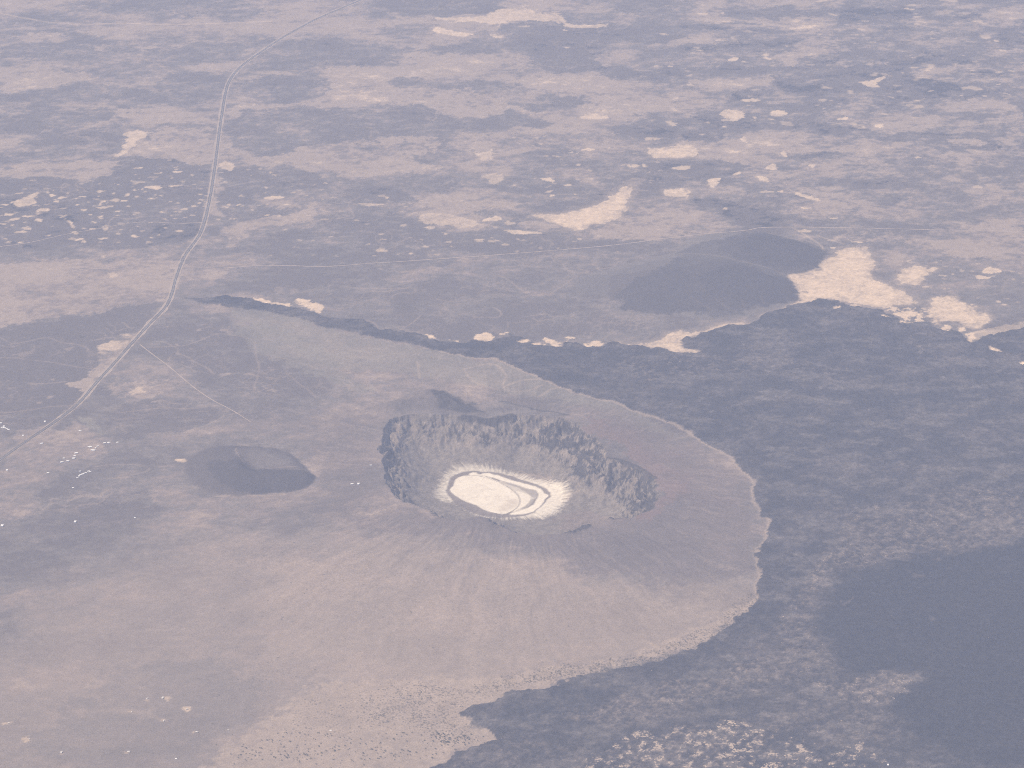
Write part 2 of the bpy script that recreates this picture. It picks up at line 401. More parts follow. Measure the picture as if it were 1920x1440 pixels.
L('dark', .7, 40, 80, "D 420 1370 600 1310 880 1290 890 1440 G 860 40 700 80 420 40 380 0", .2)
L('slate', .8, 60, 90, "D 560 1180 850 1130 1050 1130 1030 1300 880 1320 600 1330 520 1260")
L('pink', .5, 60, 60, "D 700 730 920 700 1000 740 900 790 800 800 740 760 620 770 600 700")
L('sand', .5, 25, 30, "D 740 740 800 735 810 765 750 765")
L('pink', .9, 14, 30, "D 360 710 430 695 500 685 520 740 440 745 380 730", .3)
L('sand', .5, 12, 40, "D 540 515 600 490 650 470 640 455 680 425 740 420 760 460 720 520 680 590 560 575 560 545", .95)
L('pink', .8, 16, 40, "D 540 520 650 470 680 420 750 400 800 430 720 540 640 620 560 680 520 740 430 760 520 640 560 590", .7)
L('tan', .9, 16, 25, "D 430 890 520 905 560 960 592 1000 560 1010 520 970 470 930")
L('plain', .7, 60, 80, "D 130 960 330 1000 430 900 500 960 560 1020 640 1040 500 1120 300 1250 100 1500 0 1500 0 1080")
L('tan', .7, 30, 60, "P 425 585 500 580 640 618 830 665 930 675 1040 720 1170 765 1250 800 1300 830 1180 800 1060 755 960 735 850 715 760 700 640 700 560 660 490 630")
L('tan', .6, 40, 60, "D 1260 380 1500 400 1750 490 1920 600 E 60 700 200 760 0 760 D 1700 640 1450 520")
L('pink', .12, 40, 60, "D 1450 400 1700 440 1900 520 1800 600 1600 520")
# the plain breaks up into stones and drifts: cover from the mapped tone plus its own ragged grain
def unit(a): return (a - a.mean()) / a.std()
FR1 = unit(fbm(Xf * .55 + W1X * 90, Yf + W1Y * 90, 520, 7, 201, .68))
FR2 = unit(fbm(Xf * .7, Yf, 110, 4, 211, .7))
FR3 = unit(fbm(Xf * .75, Yf, 46, 3, 215, .7))
amp = .55 + .45 * ss(22000, 25000, Yf) + .35 * ss(1000, 3000, Xf) * ss(23000, 26000, Yf)
tone = TON + .09 * ss(23500, 27500, Yf) * ss(1500, -500, Xf) + (.082 * FR1 + .05 * FR2 + .028 * FR3) * amp
stops = [-.3, .06, .16, .34, .44, .54, .64, .80, .93, 1.1]
drift = PAL['pink'] * .72 + PAL['plain'] * .28
cols = [PAL[c] for c in ('lava', 'lava', 'dark', 'dark', 'slate', 'plain')] + [drift, drift, PAL['pink'] * .75 + PAL['sand'] * .25, PAL['sand']]
for c in range(3):
    ALB[..., c] = np.interp(tone, stops, [q[c] for q in cols])
MAPPING[0] = False
for q in QUEUE: paint(*q)
QUEUE.clear()
# fan and lower slope
YARDS = "G 828 1052 915 1050 925 1062 1050 1110 920 1178 1108 1240 345 1357 722 1350 50 1188 165 1278 740 1125"
sl, m, _ = mask(pts("G 200 500 700 300 1000 160 1400 120 H 300 150 600 200 1000 240 1500 400 1900 400 I 60 440 350 400 420 450 300 590 100 750 H 1900 780 1450 905 1100 1000 900 1000 850 1080 660 1140 860 1290 640 1350 450 1440 G 600 1500 -200 1500 -200 900"), 520, 200, 60)
paint('fan', m * .55, sl)
L('pink', .35, 300, 130, "G 1450 300 H 300 250 900 230 1300 330 1700 400 I 100 430 400 460 300 590 100 750 H 1800 830 1400 905 1000 980 600 950 0 940 G 1500 800")
L('pink', .8, 60, 70, "G 1000 1600 1200 1400 1500 1150 1800 970 H 0 940 400 930 900 930 1300 875 1700 800 I 300 540 420 480 300 620 100 750 H 1900 785 1450 905 1220 965 1100 1005 960 1000 880 1050 850 1075 700 1105 660 1140 740 1160 720 1210 850 1230 860 1290 640 1350 600 1400 500 1440 400 1600")
L('slate', .55, 110, 120, "G 450 1050 700 880 1000 800 1350 850 1500 1000 1450 1180 1150 1400 900 1500 300 1500 200 1250", .2)
L('dark', .25, 90, 120, "G 600 1280 1000 1150 1350 1180 1200 1330 900 1420 600 1440", .3)
L('fan', .5, 60, 70, "G 560 1120 760 1105 900 1130 760 1140")
L('mauve', .75, 80, 120, "H -200 -60 200 0 700 30 1200 130 1500 60 1920 -60 I 450 0 400 240 380 340 100 360 H 1920 370 1640 360 1400 310 1080 290 1000 200 850 190 600 150 100 90")
L('dark', .35, 40, 60, "H 1560 140 1900 150 1920 330 1650 350 1500 240", .3)
L('red', .85, 60, 80, "K 1330 310 1600 370 1850 560 1930 640 1930 800 1700 900 1560 900 1760 800 1790 660 1640 550 1480 430")
L('red', .35, 130, 100, "E 1500 900 1800 1000 F 200 1250 300 1440 100 1440 E 1800 1400 1800 1250 1600 1100")
L('mauve', .6, 110, 90, "E 1300 830 1780 930 F 250 1150 380 1300 400 1440 I 400 100 100 100 E 1900 1440 1850 1200 1600 1050")
L('mauve', .5, 90, 90, "E -80 900 230 900 230 1300 150 1440 -80 1440")
L('dark', .42, 120, 120, "P 360 770 640 760 700 830 690 960 560 1000 450 960 620 900 560 830")
# streaks that run down from the crater's rim
ccx, ccy = at(965, 885, 0)
th, rad = np.arctan2(Yf - ccy, Xf - ccx), np.hypot(Xf - ccx, Yf - ccy)
st2 = fbm(th * 44 + W1X * 1.6 + W2X * .3, rad / 420.0 + W1Y * .6, 1.0, 4, 67, .65)
st = fbm(th * 17 + W1X * .8, rad / 900.0 + W1Y * .4, 1.0, 5, 61, .6)
near_fan = ss(900, 1500, rad) * (1 - ss(3200, 4600, rad)) * (1 - ss(-800, 900, Yf - ccy) * .6)
ray = 1 - np.abs(fbm(th * 21 + W1X * 1.8 + W2X * .35, rad / 1500.0 + W1Y * .2, 1.0, 3, 73, .55)) * 5
ray = ss(.45, .95, ray) * ss(850, 1300, rad) * (1 - ss(2600, 4200, rad)) * ss(-.5, .3, N600 + .8 * st)
paint('fan', ray * .30); 
ray2 = ss(.55, .98, 1 - np.abs(fbm(th * 30 + W1Y * 2.0 + W2Y * .35, rad / 1100.0 + 9, 1.0, 3, 75, .55)) * 5) * ss(850, 1200, rad) * (1 - ss(1900, 3400, rad)) * ss(-.4, .4, -N600)
paint('dark', ray2 * .24)
flank = ss(700, 1000, rad) * (1 - ss(1700, 2900, rad))
ALB *= (1 + (st * .13 + st2 * .045) * near_fan + st2 * .10 * flank)[..., None].astype(np.float32)
DOTS('sand', .6, YARDS, 2.0)
LINE('fan', .7, 14, 20, "G 560 1115 740 1110 840 1135 930 1175")
# dry washes, tracks and thin pale lines
for s in ("D 40 500 120 490 270 450 330 485 430 490 490 525", "D 0 570 140 575 350 605 480 630 560 640", "D 830 510 1000 512 1100 480 1180 450 1280 435 1420 470", "D 990 545 1080 580 1150 620 1200 660",
          "D 1280 435 1290 400", "D 0 875 120 870 260 850 420 845", "D 900 850 1050 860 1220 845", "D 650 880 760 870 900 860", "D 1020 1000 1150 960 1250 900 1350 880", "D 540 1180 760 1165 850 1200 700 1245 600 1250",
          "D 170 720 260 715 370 700", "D 900 480 1000 520 1000 545", "D 1440 480 1455 600 1440 700 1435 770", "D 1540 560 1640 590 1800 640", "D 1620 660 1700 740 1770 800",
          "D 590 400 640 430", "D 690 370 730 400", "D 620 780 690 730 660 700"):
    LINE('fan', .62, 7, 8, s, 30)
for s in ("E 0 175 180 180 330 185 370 180", "E 860 110 920 115 980 170 1040 205", "E 1180 215 1260 160 1300 130", "E 540 240 640 265 740 240", "E 740 345 880 350 900 320 850 290", "E 1090 350 1140 380",
          "E 320 430 390 390 450 330", "E 130 360 190 385 210 415", "F 0 20 200 50 350 70 560 100", "J 480 110 620 140 700 150 770 185"):
    LINE('fan', .8, 6, 9, s, 30)
for s in ("E 690 640 770 620 860 600 940 680 900 740 940 770 1050 760 1130 730", "E 690 640 720 700 800 740 900 760", "E 920 740 1010 700 1100 700", "E 1100 800 1180 750 1260 740", "E 430 600 440 690"):
    LINE('pink', .75, 10, 12, s, 30)

plainm = ss(0, 300, dist(pts("P -400 1000 400 960 640 900 700 760 760 700 480 640 420 580 1400 640 2500 640 2500 -300 -400 -300"), X, Y))
veins(900, 101, .03, .55, plainm)
veins(420, 105, .035, .45, plainm)
veins(230, 109, .04, .3, plainm)
# --- sand flats and tongues
FLATS = []
def flat(label, spec, soft=9, warp=26):
    sl, m, d = mask(pts(spec), soft * .7, warp, 13, fray=24 if soft < 20 else 60)
    paint('pink', ss(-80, 5, d + 30 * STK[sl]) * .5, sl)
    paint('sand', m * (.90 + .22 * N60[sl] + .2 * N25[sl] + .22 * N180[sl] - .35 * (1 - ss(0, .05, np.abs(N600[sl] + .3 * N180[sl]))) - .28 * (1 - ss(0, 110, d + 40 * STK[sl])) + .12 * STK[sl]).clip(0, 1), sl)
    FLATS.append((label, sl, m))
flat('large cream sand pan spreading from the foot of the dark twin-lobed cone to the lava',
     "J 570 340 760 310 780 270 860 240 880 200 960 195 1040 185 1060 230 1090 260 1090 300 1060 320 1060 370 1100 390 1160 400 1180 430 1250 440 1310 480 1310 510 1200 505 1150 530 1090 525 1020 512 960 505 930 500 900 490 860 500 840 480 780 487 720 487 690 505 640 515 580 540 480 575 440 580 480 565 580 530 650 505 655 470 630 410 590 370")
flat('long wedge of cream sand with a thin tail, lying beyond the dirt track',
     "B 1040 1210 1150 1203 1260 1200 1490 1135 1510 1090 1560 1095 1590 1040 1660 1045 1640 1090 1600 1140 1620 1170 1570 1240 1400 1260 1350 1300 1260 1280 1180 1250 1110 1225")
flat('oval cream sand patch with a rounded end among the far dark streaks', "B 1720 830 1760 840 1880 815 C 60 812 100 860 60 892 B 1800 888 1730 872")
flat('notched cream sand patch just beyond the large sand pan', "J 1210 390 1215 330 1270 295 1350 300 1380 320 1430 305 1440 320 1370 340 1360 380 1290 405")
flat('mottled dusty sand apron against the lava edge, beside the large sand pan', "J 1370 490 1500 460 1560 490 1620 520 1720 575 1680 630 1620 640 1560 620 1500 600 1450 640 1400 610 1390 560 1420 530", 26, 40)
flat('small cream sand patch north of the tip of the long sand wedge', "B 1810 1070 1920 1050 C 45 1070 20 1120 B 1920 1105 1820 1110")
flat('cream sand tongue lying in the lava edge north of the crater', "E 1500 478 1650 500 1780 480 1860 430 1920 420 F 0 430 130 425 270 375 340 370 340 385 270 385 130 435 40 450 0 470 0 520 70 525 95 540 80 550 0 545 E 1900 545 1780 510 1650 505")
L('sand', .9, 8, 20, "J 1685 325 1720 300 1780 315 1795 330 1700 337")
L('sand', .9, 8, 20, "J 1630 350 1730 358 1720 370 1660 366")
L('sand', .6, 18, 35, "J 1610 725 1590 690 1650 660 1760 630 1870 610 1990 600 1990 630 1840 660 1750 690 1650 710", .3)
SANDS_ON_LAVA = ("J 1180 560 1250 545 1360 560 1300 590 1200 585", "J 1440 650 1500 625 1525 655 1470 667", "J 1545 652 1570 640 1595 655 1560 665", "J 1200 603 1270 608 1345 595 1340 607 1220 615", "J 1095 578 1130 575 1135 585",
                 "J 850 535 870 517 892 528 870 545", "J 700 490 760 485 740 500", "J 905 510 1000 520 1000 530 930 530", "J 1710 755 1750 752 1795 772 1740 775", "J 1590 690 1650 660 1660 690 1610 728", "F 1885 600 1930 590 1930 620",
                 "E 740 455 800 430 840 435 890 455 820 485 770 485", "E 900 430 960 440 910 445", "E 990 500 1020 465 1050 470 1035 500", "E 1070 505 1100 485 1115 495", "E 1130 470 1180 465 1230 510 1180 500", "E 1265 485 1285 450 1300 470",
                 "E 1360 505 1410 480 1470 490 1465 512 1400 510", "E 470 440 530 448 520 460", "E 600 470 640 470 690 495 650 490", "D 1400 230 1440 232 1500 255 1600 262 1650 280 1600 285 1500 270", "D 1640 250 1720 240 1800 275 1820 330 1760 300 1700 275")

# --- lava field
lava_p = pts("D 1010 225 1050 232 1250 230 1420 238 1500 262 1560 272 1700 300 1800 330 1920 345 E 0 350 120 360 200 410 330 425 460 445 560 480 680 495 740 470 780 480 870 472 960 445 1050 475 1080 500 1200 512 1270 480 1370 505 1470 510 1500 478 1650 503 1780 512 1900 547 F 0 545 80 552 97 540 75 522 10 515 5 470 40 452 130 432 270 385 340 385 400 360 480 325 580 293 660 270 720 262 760 245 840 250 900 270 1000 290 1100 300 1180 345 1240 372 1380 375 1440 412 1560 430 1620 490 1750 440 1880 410 P 1960 605 2150 560 2700 520 2700 1600 2700 1900 700 1900 740 1560 806 1440 H 600 1400 640 1350 860 1290 850 1230 720 1200 740 1160 660 1140 700 1105 850 1080 880 1050 960 1000 1100 1008 1220 968 1330 924 1450 908 1600 880 1800 840 1920 788 I 100 748 200 690 300 590 400 510 420 440 440 350 430 300 410 240 470 180 480 120 510 50 440 0 F 450 1435 400 1390 390 1330 410 1270 330 1200 280 1140 160 1070 80 1030 0 968 E 1780 910 1640 880 1580 838 1430 805 1300 760 1180 715 1000 640 870 580 700 565 560 545 450 510 300 480 180 455 0 418 D 1800 385 1640 350 1500 310 1250 287 1100 252")
sl, lm, lava_d = mask(lava_p, 5, 30, 20, smooth=0, fray=10)
# pale fringe of dust along the fan's edge of the lava
fr = mask(pts("E 560 548 700 568 870 583 1000 645 1180 720 1300 765 1430 810 1580 840 1640 885 1780 915 1920 975 F 80 1035 160 1075 280 1145 325 1205 400 1275 380 1330 390 1390 440 1440 I 500 50 470 120 460 180 405 240 425 300 430 350 410 440 390 510 290 590"), 16, 34, 26, closed=False, width=10)
paint('pink', fr[1] * .8, fr[0])
LM = np.zeros((NY, NX), np.float32); LM[sl] = lm
LD = np.full((NY, NX), -500.0, np.float32); LD[sl] = lava_d
paint('lava', LM)
# dusty grey-brown zones of the flow, where sand fills its hollows
FLECK = np.zeros((NY, NX), np.float32)
SHRUB = np.zeros((NY, NX), np.float32)
def DUST(op, spec, soft=60, lo=-.1, hi=.45, field=None, col='fan'):
    sl, m, _ = mask(pts(spec), soft, 110, 30)
    f = (N25 * .6 + N60 * .7)[sl] if field is None else field[sl]
    paint('fan', m * op * .55 * ss(lo - .1, hi + .2, f) * LM[sl], sl)
    FLECK[sl] = np.maximum(FLECK[sl], m * op * (1.0 if col == 'sand' else .62) * ss(lo - .35, hi + .1, N60[sl] * .8 + N180[sl] * .5) * LM[sl])
paint('slate', LM * .20 * ss(-.2, .7, N180 + .5 * N60))
paint('dark', LM * .30 * ss(-.1, .6, N600))
lstr = unit(fbm(Xf * .55 + W2X * 30, Yf + W2Y * 30, 210, 6, 221, .66))
paint('slate', LM * .42 * ss(.2, 1.5, lstr))
paint('pond', LM * .48 * ss(.1, 1.4, -lstr))
FLOW = 1 - np.abs(fbm(Xf * .8 + W1X * 160, Yf + W1Y * 160, 330, 4, 231, .6)) * 3
paint('dark', LM * .45 * ss(.55, .98, FLOW) * ss(-.4, .4, N600 + N180 * .5))
paint('pond', LM * .35 * ss(.5, 1.3, unit(fbm(Xf, Yf, 70, 3, 235, .7))))
DUST(.55, "F 850 1440 1300 1400 1600 1300 1800 1330 1990 1380 1990 1440 I 1990 150 1700 215 1480 230 1300 240 1180 310 1000 340 880 390 800 500 720 600 700 500 640 560 560 690 620 440 720 340 840 200 830 100 800 0", 50, -.35, .5)
DUST(.5, "I 640 560 760 600 790 690 850 710 830 800 930 900 700 960 400 1000 0 1100 H 1600 1250 1300 1180 1300 1090 1900 950 I 100 960 400 830 560 700", 60, -.3, .5)
DUST(.7, "I 800 980 930 920 1180 900 1350 940 1180 1020 1170 1085 1060 1085 800 1040", 30, -.2, .35)
DUST(.6, "I 560 690 600 600 660 500 700 420 780 330 900 200 980 180 950 230 850 310 780 390 700 480 660 560 600 660", 30, .1, .4, col='sand')
DUST(.5, "I 0 1000 300 880 520 760 560 720 540 780 300 930 0 1040", 25, -.1, .4)
DUST(.45, "I 300 1200 560 1090 1100 1060 1300 1250 1200 1330 700 1320 450 1250", 60, -.3, .6)
DUST(.4, "H 1300 1150 1920 930 1920 1030 1300 1200", 50, -.2, .4)
DUST(.35, "H 600 1380 1100 1250 1500 1330 1400 1500 600 1500", 80, -.3, .5)
DUST(.85, "H 1330 1440 1450 1360 1560 1320 1720 1255 1920 1215 I 60 1210 300 1180 480 1250 560 1330 700 1380 1000 1300 1080 1440 1100 1560 H 1300 1560", 25, .12, .34, col='sand')
DUST(.5, "H 1400 1440 1560 1340 1920 1240 I 0 1210 300 1200 400 1440 0 1500", 40, -.3, .5)
DUST(.9, "I 330 1180 440 1210 430 1225 330 1195", 10, -.3, .2, col='sand')
DUST(.95, "I 430 1255 490 1250 545 1300 500 1300 440 1275", 6, -.4, .0, col='sand')
DUST(.9, "I 560 1310 650 1350 770 1330 770 1390 660 1370", 14, -.2, .3, col='sand')
DUST(.9, "I 880 1330 960 1300 980 1350 900 1345", 14, -.2, .3, col='sand')
DUST(.38, "E 1500 600 1800 560 F 400 560 700 550 750 620 500 660 200 690 E 1900 680 1700 700 1600 650", 40, .05, .4)
DUST(.22, "F 400 600 1300 650 1500 720 1100 760 600 700", 70, -.1, .5)
DUST(.25, "F 1780 790 1990 760 1990 830 1800 830", 30, -.2, .4)
DUST(.3, "F 1400 860 1600 850 1580 920 1400 930", 30, -.2, .4)
DUST(.2, "F 600 1200 1000 1180 1500 1160 1500 1210 900 1260", 50, -.1, .4)
DUST(.6, "F 1150 960 1200 970 1180 985", 8, -.5, .0)
DUST(.4, "F 1260 520 1400 540 1400 585 1280 555", 20, .0, .3, col='sand')
DUST(.4, "F 1450 540 1600 545 1600 585 1480 565", 20, .0, .3, col='sand')
for s in SANDS_ON_LAVA:
    sl, m, _ = mask(pts(s), 8, 30, 20, fray=30)
    paint('pink', ss(0, .6, m) * .4, sl)
    paint('sand', m * (.85 + .3 * N60[sl]).clip(0, 1), sl)
    LD[sl] = np.where(m > .5, np.minimum(LD[sl], 0), LD[sl])
# tiny sand pockets along the ragged lava edge near the large sand pan
sl, m, _ = mask(pts("J 1090 525 1310 515 1420 560 1400 620 1200 620 1150 560"), 15, 30, 20)
paint('sand', m * .8 * ss(.05, .25, N60[sl] + .5 * N25[sl]), sl)
pond_p = pts("P 2300 1000 I 1990 130 1880 170 1700 220 1480 237 1300 242 1180 310 1000 340 880 390 860 460 820 520 760 590 790 690 850 710 840 810 930 900 1100 915 1180 898 1350 930 1300 985 1180 1020 1180 1100 1270 1210 1300 1260 1420 1340 1550 1390 1750 1415 1990 1390 P 2300 1430")
psl, pm, pond_d = mask(pond_p, 55, 34, 28, fray=80)
PM = np.zeros((NY, NX), np.float32); PM[psl] = pm
paint('pond', PM * (.90 + .18 * N600 + .10 * N180).clip(0, 1))
paint('fan', PM * .16 * ss(.25, .55, fbm(Xf, Yf, 120, 4, 71) * ss(-.3, .6, N600)))
DUST(.3, "I 960 490 1020 492 1000 505 930 505", 6, -.6, -.2)
DUST(.22, "I 1700 680 1780 660 1760 720 1720 710", 14, -.2, .2)
DUST(.22, "I 1140 640 1190 640 1180 655", 8, -.6, 0)
DUST(.2, "I 1010 600 1060 605 1040 615", 8, -.6, 0)

# ------------------------------------------------------------------ relief
Z = N2K * 5.0 + N600 * 2.0 + N180 * .5
inview = ss(31500, 45000, Yf)
Z = Z + inview * 60 * ss(-.2, .8, fbm(Xf, Yf, 9000, 4, 77))
# lava: a raised, rough flow with a steep toe
rough = ss(0, 40, LD)
Z = Z + ss(-4, 16, LD) * 7.0 + rough * (1 - PM * .85) * (N60 * 3.6 + N25 * 2.8 + N180 * 3.0 + ss(.4, 1, FLOW) * 4)
m_spot = np.zeros((NY, NX), np.float32); m_spot[LAVA_SPOT[0]] = LAVA_SPOT[1]
Z = Z + m_spot * (N60 * 1.6 + 2.5)
# tuff ring apron and crater
RIM_Z, FLOOR_Z = 34.0, -205.0
rim_p = chaikin(pts("K 250 325 232 430 225 530 228 610 240 675 270 720 330 772 440 805 600 870 660 880 720 878 760 870 800 872 850 890 880 915 950 940 1030 965 1110 972 1190 970 1290 955 1350 925 1410 905 1490 893 1600 880 1690 850 1760 800 1780 740 1785 680 1775 645 1700 595 1640 565 1560 540 1480 528 1475 480 1440 430 1380 380 1310 340 1240 318 1090 305 950 300 830 322 690 298 560 285 400 300 290 312", RIM_Z), True, 1)
csl = window(rim_p, 1800)
cx_, cy_ = X[csl] + W1X[csl] * 50 + W2X[csl] * 42, Y[csl] + W1Y[csl] * 50 + W2Y[csl] * 42
cd, cs = dist(rim_p, cx_, cy_, True, True)
CD = np.full((NY, NX), -9000.0, np.float32); CD[csl] = cd
Zc = Z[csl]
outside = np.exp(-np.maximum(-cd, 0) / 520.0)
Zc = Zc * (1 - outside) + outside * RIM_Z + (cd <= 0) * outside * (st[csl] * 5 * (1 - outside) + N60[csl] * .6 + st2[csl] * 9 * ss(0, 160, -cd))
ang = np.arctan2(Y[csl] - ccy, X[csl] - ccx)
east = ss(.2, .85, np.cos(ang - .35))
north = ss(-.1, .6, np.sin(ang))
wx, wy = W2X[csl], W2Y[csl]
sden = fbm(cs / 110.0 + wx * .3, cd / 420.0, 1.0, 3, 81)
rib = 1 - np.abs(fbm(cs / 95.0 + wx * .8 + sden * .5, cd / 190.0 + wy * .5, 1.0, 4, 83, .58)) * 2.4
gul = 1 - np.abs(fbm(cs / 46.0 + wy * .5, cd / 130.0, 1.0, 3, 87)) * 2.2
dd = cd + sden * 30
run = 150 + 60 * east
cl = np.clip(dd / run, 0, 1)
drop = 118 * (cl * .75 + .25 * ss(0, .35, cl)) + 18 * ss(0, 14, cd)
talus = np.clip((dd - run) / 260.0, 0, 1)
drop = drop + (1 - (1 - talus) ** 1.7) * 103
Zb = RIM_Z - drop                                    # rock is bedded: its pattern runs along the level lines
Xc, Yc = Xf[csl] + wx * 30, Yf[csl] * .6 + Zb * 2.3 + wy * 30
blob = unit(fbm(Xc, Yc * .9, 120, 6, 89, .66))
fine = unit(fbm(Xc, Yc * 1.1, 40, 3, 93, .7))
strata = unit(gnoise(Zb / 11.0 + wx * .6, Xf[csl] / 260.0 + Yf[csl] / 260.0, 95))
crag_w = ss(6, 45, cd) * (1 - ss(.75, 1.35, dd / run))
Zin = RIM_Z - drop + crag_w * ((rib * 30) * (.6 + .4 * east) - blob * 7 - fine * 4 + strata * 3 + 2) + ss(150, 330, cd) * (1 - ss(330, 480, cd)) * rib * 4
Zin = np.maximum(Zin, FLOOR_Z + N180[csl] * .5)
inn = ss(-6, 6, cd)
Z[csl] = Zc * (1 - inn) + Zin * inn
# crater colours: crags with the spurs' shade painted in, talus, floor
paint('talus', inn, csl)
tt = (dd + sden * 20) / run
lim = .75 + 1.7 * ss(.7, 1.5, tt) + .9 * (1 - ss(.04, .3, tt)) * (1 - .6 * east) - 1.35 * east - .6 * north * (1 - east) * ss(-.6, .3, np.cos(ang)) - .60 * unit(rib)  # rib term ties the dark colour to the spurs, painting in their shade
rock_shade = ss(lim - .12, lim + .42, blob * .62 + fine * .42 + strata * .28)
wall = inn * (1 - ss(1.2, 1.7, dd / run))
paint('crag', wall * rock_shade * .92, csl)
paint('fan', wall * (1 - rock_shade) * ss(.2, 1.4, -blob - fine * .4) * .35, csl)
paint('mauve', inn * (1 - ss(0, 60, cd)) * ss(.1, .5, sden) * .5, csl)
L('pink', .55, 40, 60, "K 830 540 900 500 1050 490 1200 530 1300 620 1250 680 1050 600 850 590")
L('red', .35, 60, 60, "K 1280 700 1500 740 1500 830 1300 850 1220 800")
for q in ("K 1205 962 1230 945 1290 934 1310 944 1345 926 1410 908 1395 938 1340 955 1290 972", "K 1480 895 1500 860 1560 850 1600 870 1560 890"):
    sl, m, _ = mask(pts(q, RIM_Z - 8), 8, 14, 14, fray=10)
    paint('crag', m * .85, sl)
    Z[sl] = Z[sl] + m * (6 + 14 * N60[sl] + 8 * N25[sl])
sl, m, d = mask(pts("K 690 885 720 876 760 868 800 870 850 888 880 915 870 945 780 950 700 920", RIM_Z), 20, 14, 10)
Z[sl] = Z[sl] + ss(-20, 60, d) * 14
paint('dark', m * .4, sl)
# dark lines along the ledges; dark butte on the far rim, right flank darker
for s, wd in (("K 690 298 760 308 830 322 900 312 960 293", 26), ("K 1480 528 1560 540 1640 568 1700 597 1775 648", 14), ("K 890 205 980 225 1090 262 1180 275 1275 292", 8), ("K 1690 700 1730 760 1755 800", 10), ("K 250 640 320 660", 12), ("K 520 855 560 860 610 872", 7)):
    sl, m, _ = mask(pts(s, RIM_Z), 8, 16, 14, closed=False, width=wd)
    paint('crag', m * .85, sl)
bsl, bm, bd = mask(pts("K 150 272 250 240 330 195 400 160 470 145 540 155 600 190 690 220 760 265 830 315 690 300 560 290 400 300 300 312 230 300"), 60, 40, 20)
bh = ss(-30, 210, bd)
Z[bsl] = Z[bsl] + bh * 55 + bh * N60[bsl] * 5
paint('dark', bm * .75, bsl)
sl, m, _ = mask(pts("K 480 150 560 165 620 205 720 230 770 270 840 318 700 300 560 290 520 230"), 25, 40, 20)
paint('crag', m * .95 * (.75 + .25 * ss(-.3, .3, N60[sl])), sl)
LINE('mauve', .7, 30, 30, "K 860 195 1000 230 1150 270 1300 290")
BD = np.full((NY, NX), -900., np.float32); BD[bsl] = bd
# cinder cones
def cone(base_s, bowl_s, h, slope, bowl_floor, col_out, soft=14):
    p = pts(base_s)
    sl, m, d = mask(p, soft, 22, 8)
    hgt = h * (1 - np.exp(-np.maximum(d, 0) * slope / h))
    if bowl_s:
        q = chaikin(pts(bowl_s, h * .8), True, 1)
        dq = dist(q, X[sl] + W1X[sl] * 12, Y[sl] + W1Y[sl] * 12)
        k = ss(-25, 130, dq)
        hgt = hgt * (1 - k) + np.minimum(hgt, bowl_floor) * k
    Z[sl] = Z[sl] + hgt
    paint(col_out, m, sl)
    full = np.full((NY, NX), -900., np.float32); full[sl] = d
    return full
CONE1 = cone("D 1040 1160 1090 1120 1180 1083 1350 1070 1520 1085 1640 1120 1700 1165 1745 1215 1787 1255 1740 1300 1600 1343 1400 1350 1200 1340 1090 1290 1035 1220",
             "D 1325 1115 1400 1100 1560 1110 1720 1150 1800 1215 1600 1213 1480 1222 1380 1200 1335 1170", 105, .5, 30, 'dark')
L('dark', .8, 10, 14, "D 1110 1180 1250 1130 1330 1200 1400 1235 1600 1225 1745 1225 1780 1255 1735 1298 1600 1340 1400 1347 1250 1330 1140 1270")
L('lava', .35, 16, 14, "D 1050 1165 1110 1120 1200 1085 1350 1074 1520 1090 1630 1125 1560 1110 1400 1100 1325 1115 1330 1170 1380 1210 1600 1225 1745 1225 1780 1255 1735 1298 1600 1340 1400 1347 1200 1335 1090 1280 1040 1220")
L('lava', .6, 16, 14, "D 1150 1210 1200 1200 1330 1200 1400 1235 1600 1225 1745 1225 1780 1255 1735 1298 1600 1340 1400 1347 1250 1310")
L('slate', .55, 30, 20, "D 1360 1130 1560 1130 1690 1180 1600 1208 1480 1215 1390 1190")
LINE('fan', .8, 5, 5, "D 1330 1108 1325 1130 1335 1165 1370 1203", 4, 2)
LINE('fan', .5, 4, 6, "D 1500 1220 1600 1213 1720 1217", 6, 3)
LINE('sand', .4, 7, 8, "D 1215 1352 1290 1350", 10)
LINE('sand', .3, 6, 10, "D 1380 1352 1500 1356 1600 1350", 10)
DOTS('sand', .8, "D 1005 1140 1025 1142", 2.2)
CONE2 = cone("E 1270 180 1320 145 1440 90 1600 40 1800 0 B 1920 1400 J 0 150 150 110 430 106 600 130 700 170 770 215 810 240 775 280 760 310 640 335 570 342 600 380 640 420 655 460 650 495 560 535 430 570 200 590 50 590 E 1750 310 1600 270 1450 220 1340 210",
             None, 130, .2, 0, 'slate', 30)
L('dark', .9, 22, 40, "J 200 190 280 140 430 108 520 125 620 145 730 190 800 240 770 285 740 315 600 330 480 320 330 290 230 250")
L('lava', .45, 40, 40, "J 300 200 430 115 540 135 640 160 740 200 790 240 765 280 700 310 500 310 360 270")
L('dark', .95, 25, 50, "J 0 330 200 300 330 300 480 350 560 350 600 385 645 430 655 470 640 500 500 540 330 560 150 545 E 1800 340 1600 280 1500 230 1480 150 1650 110 1850 110")
L('lava', .45, 60, 60, "J 150 360 350 320 500 360 580 380 640 440 645 485 520 525 300 540 130 480")
L('tan', .35, 25, 40, "J 0 220 200 270 380 310 560 345 420 335 200 305 0 260")
L('lava', .62, 50, 70, "E 1700 170 1850 80 J 0 190 200 170 300 125 430 106 600 130 700 170 770 215 810 240 775 280 755 310 640 335 575 345 605 385 645 425 657 465 640 500 540 530 380 555 200 570 50 560 E 1750 320 1620 280 1560 220")
L('lava', .25, 30, 50, "E 1290 190 1330 140 1480 100 1650 60 1850 40 J 0 180 0 330 150 545 E 1800 340 1600 280 1440 225 1330 205")
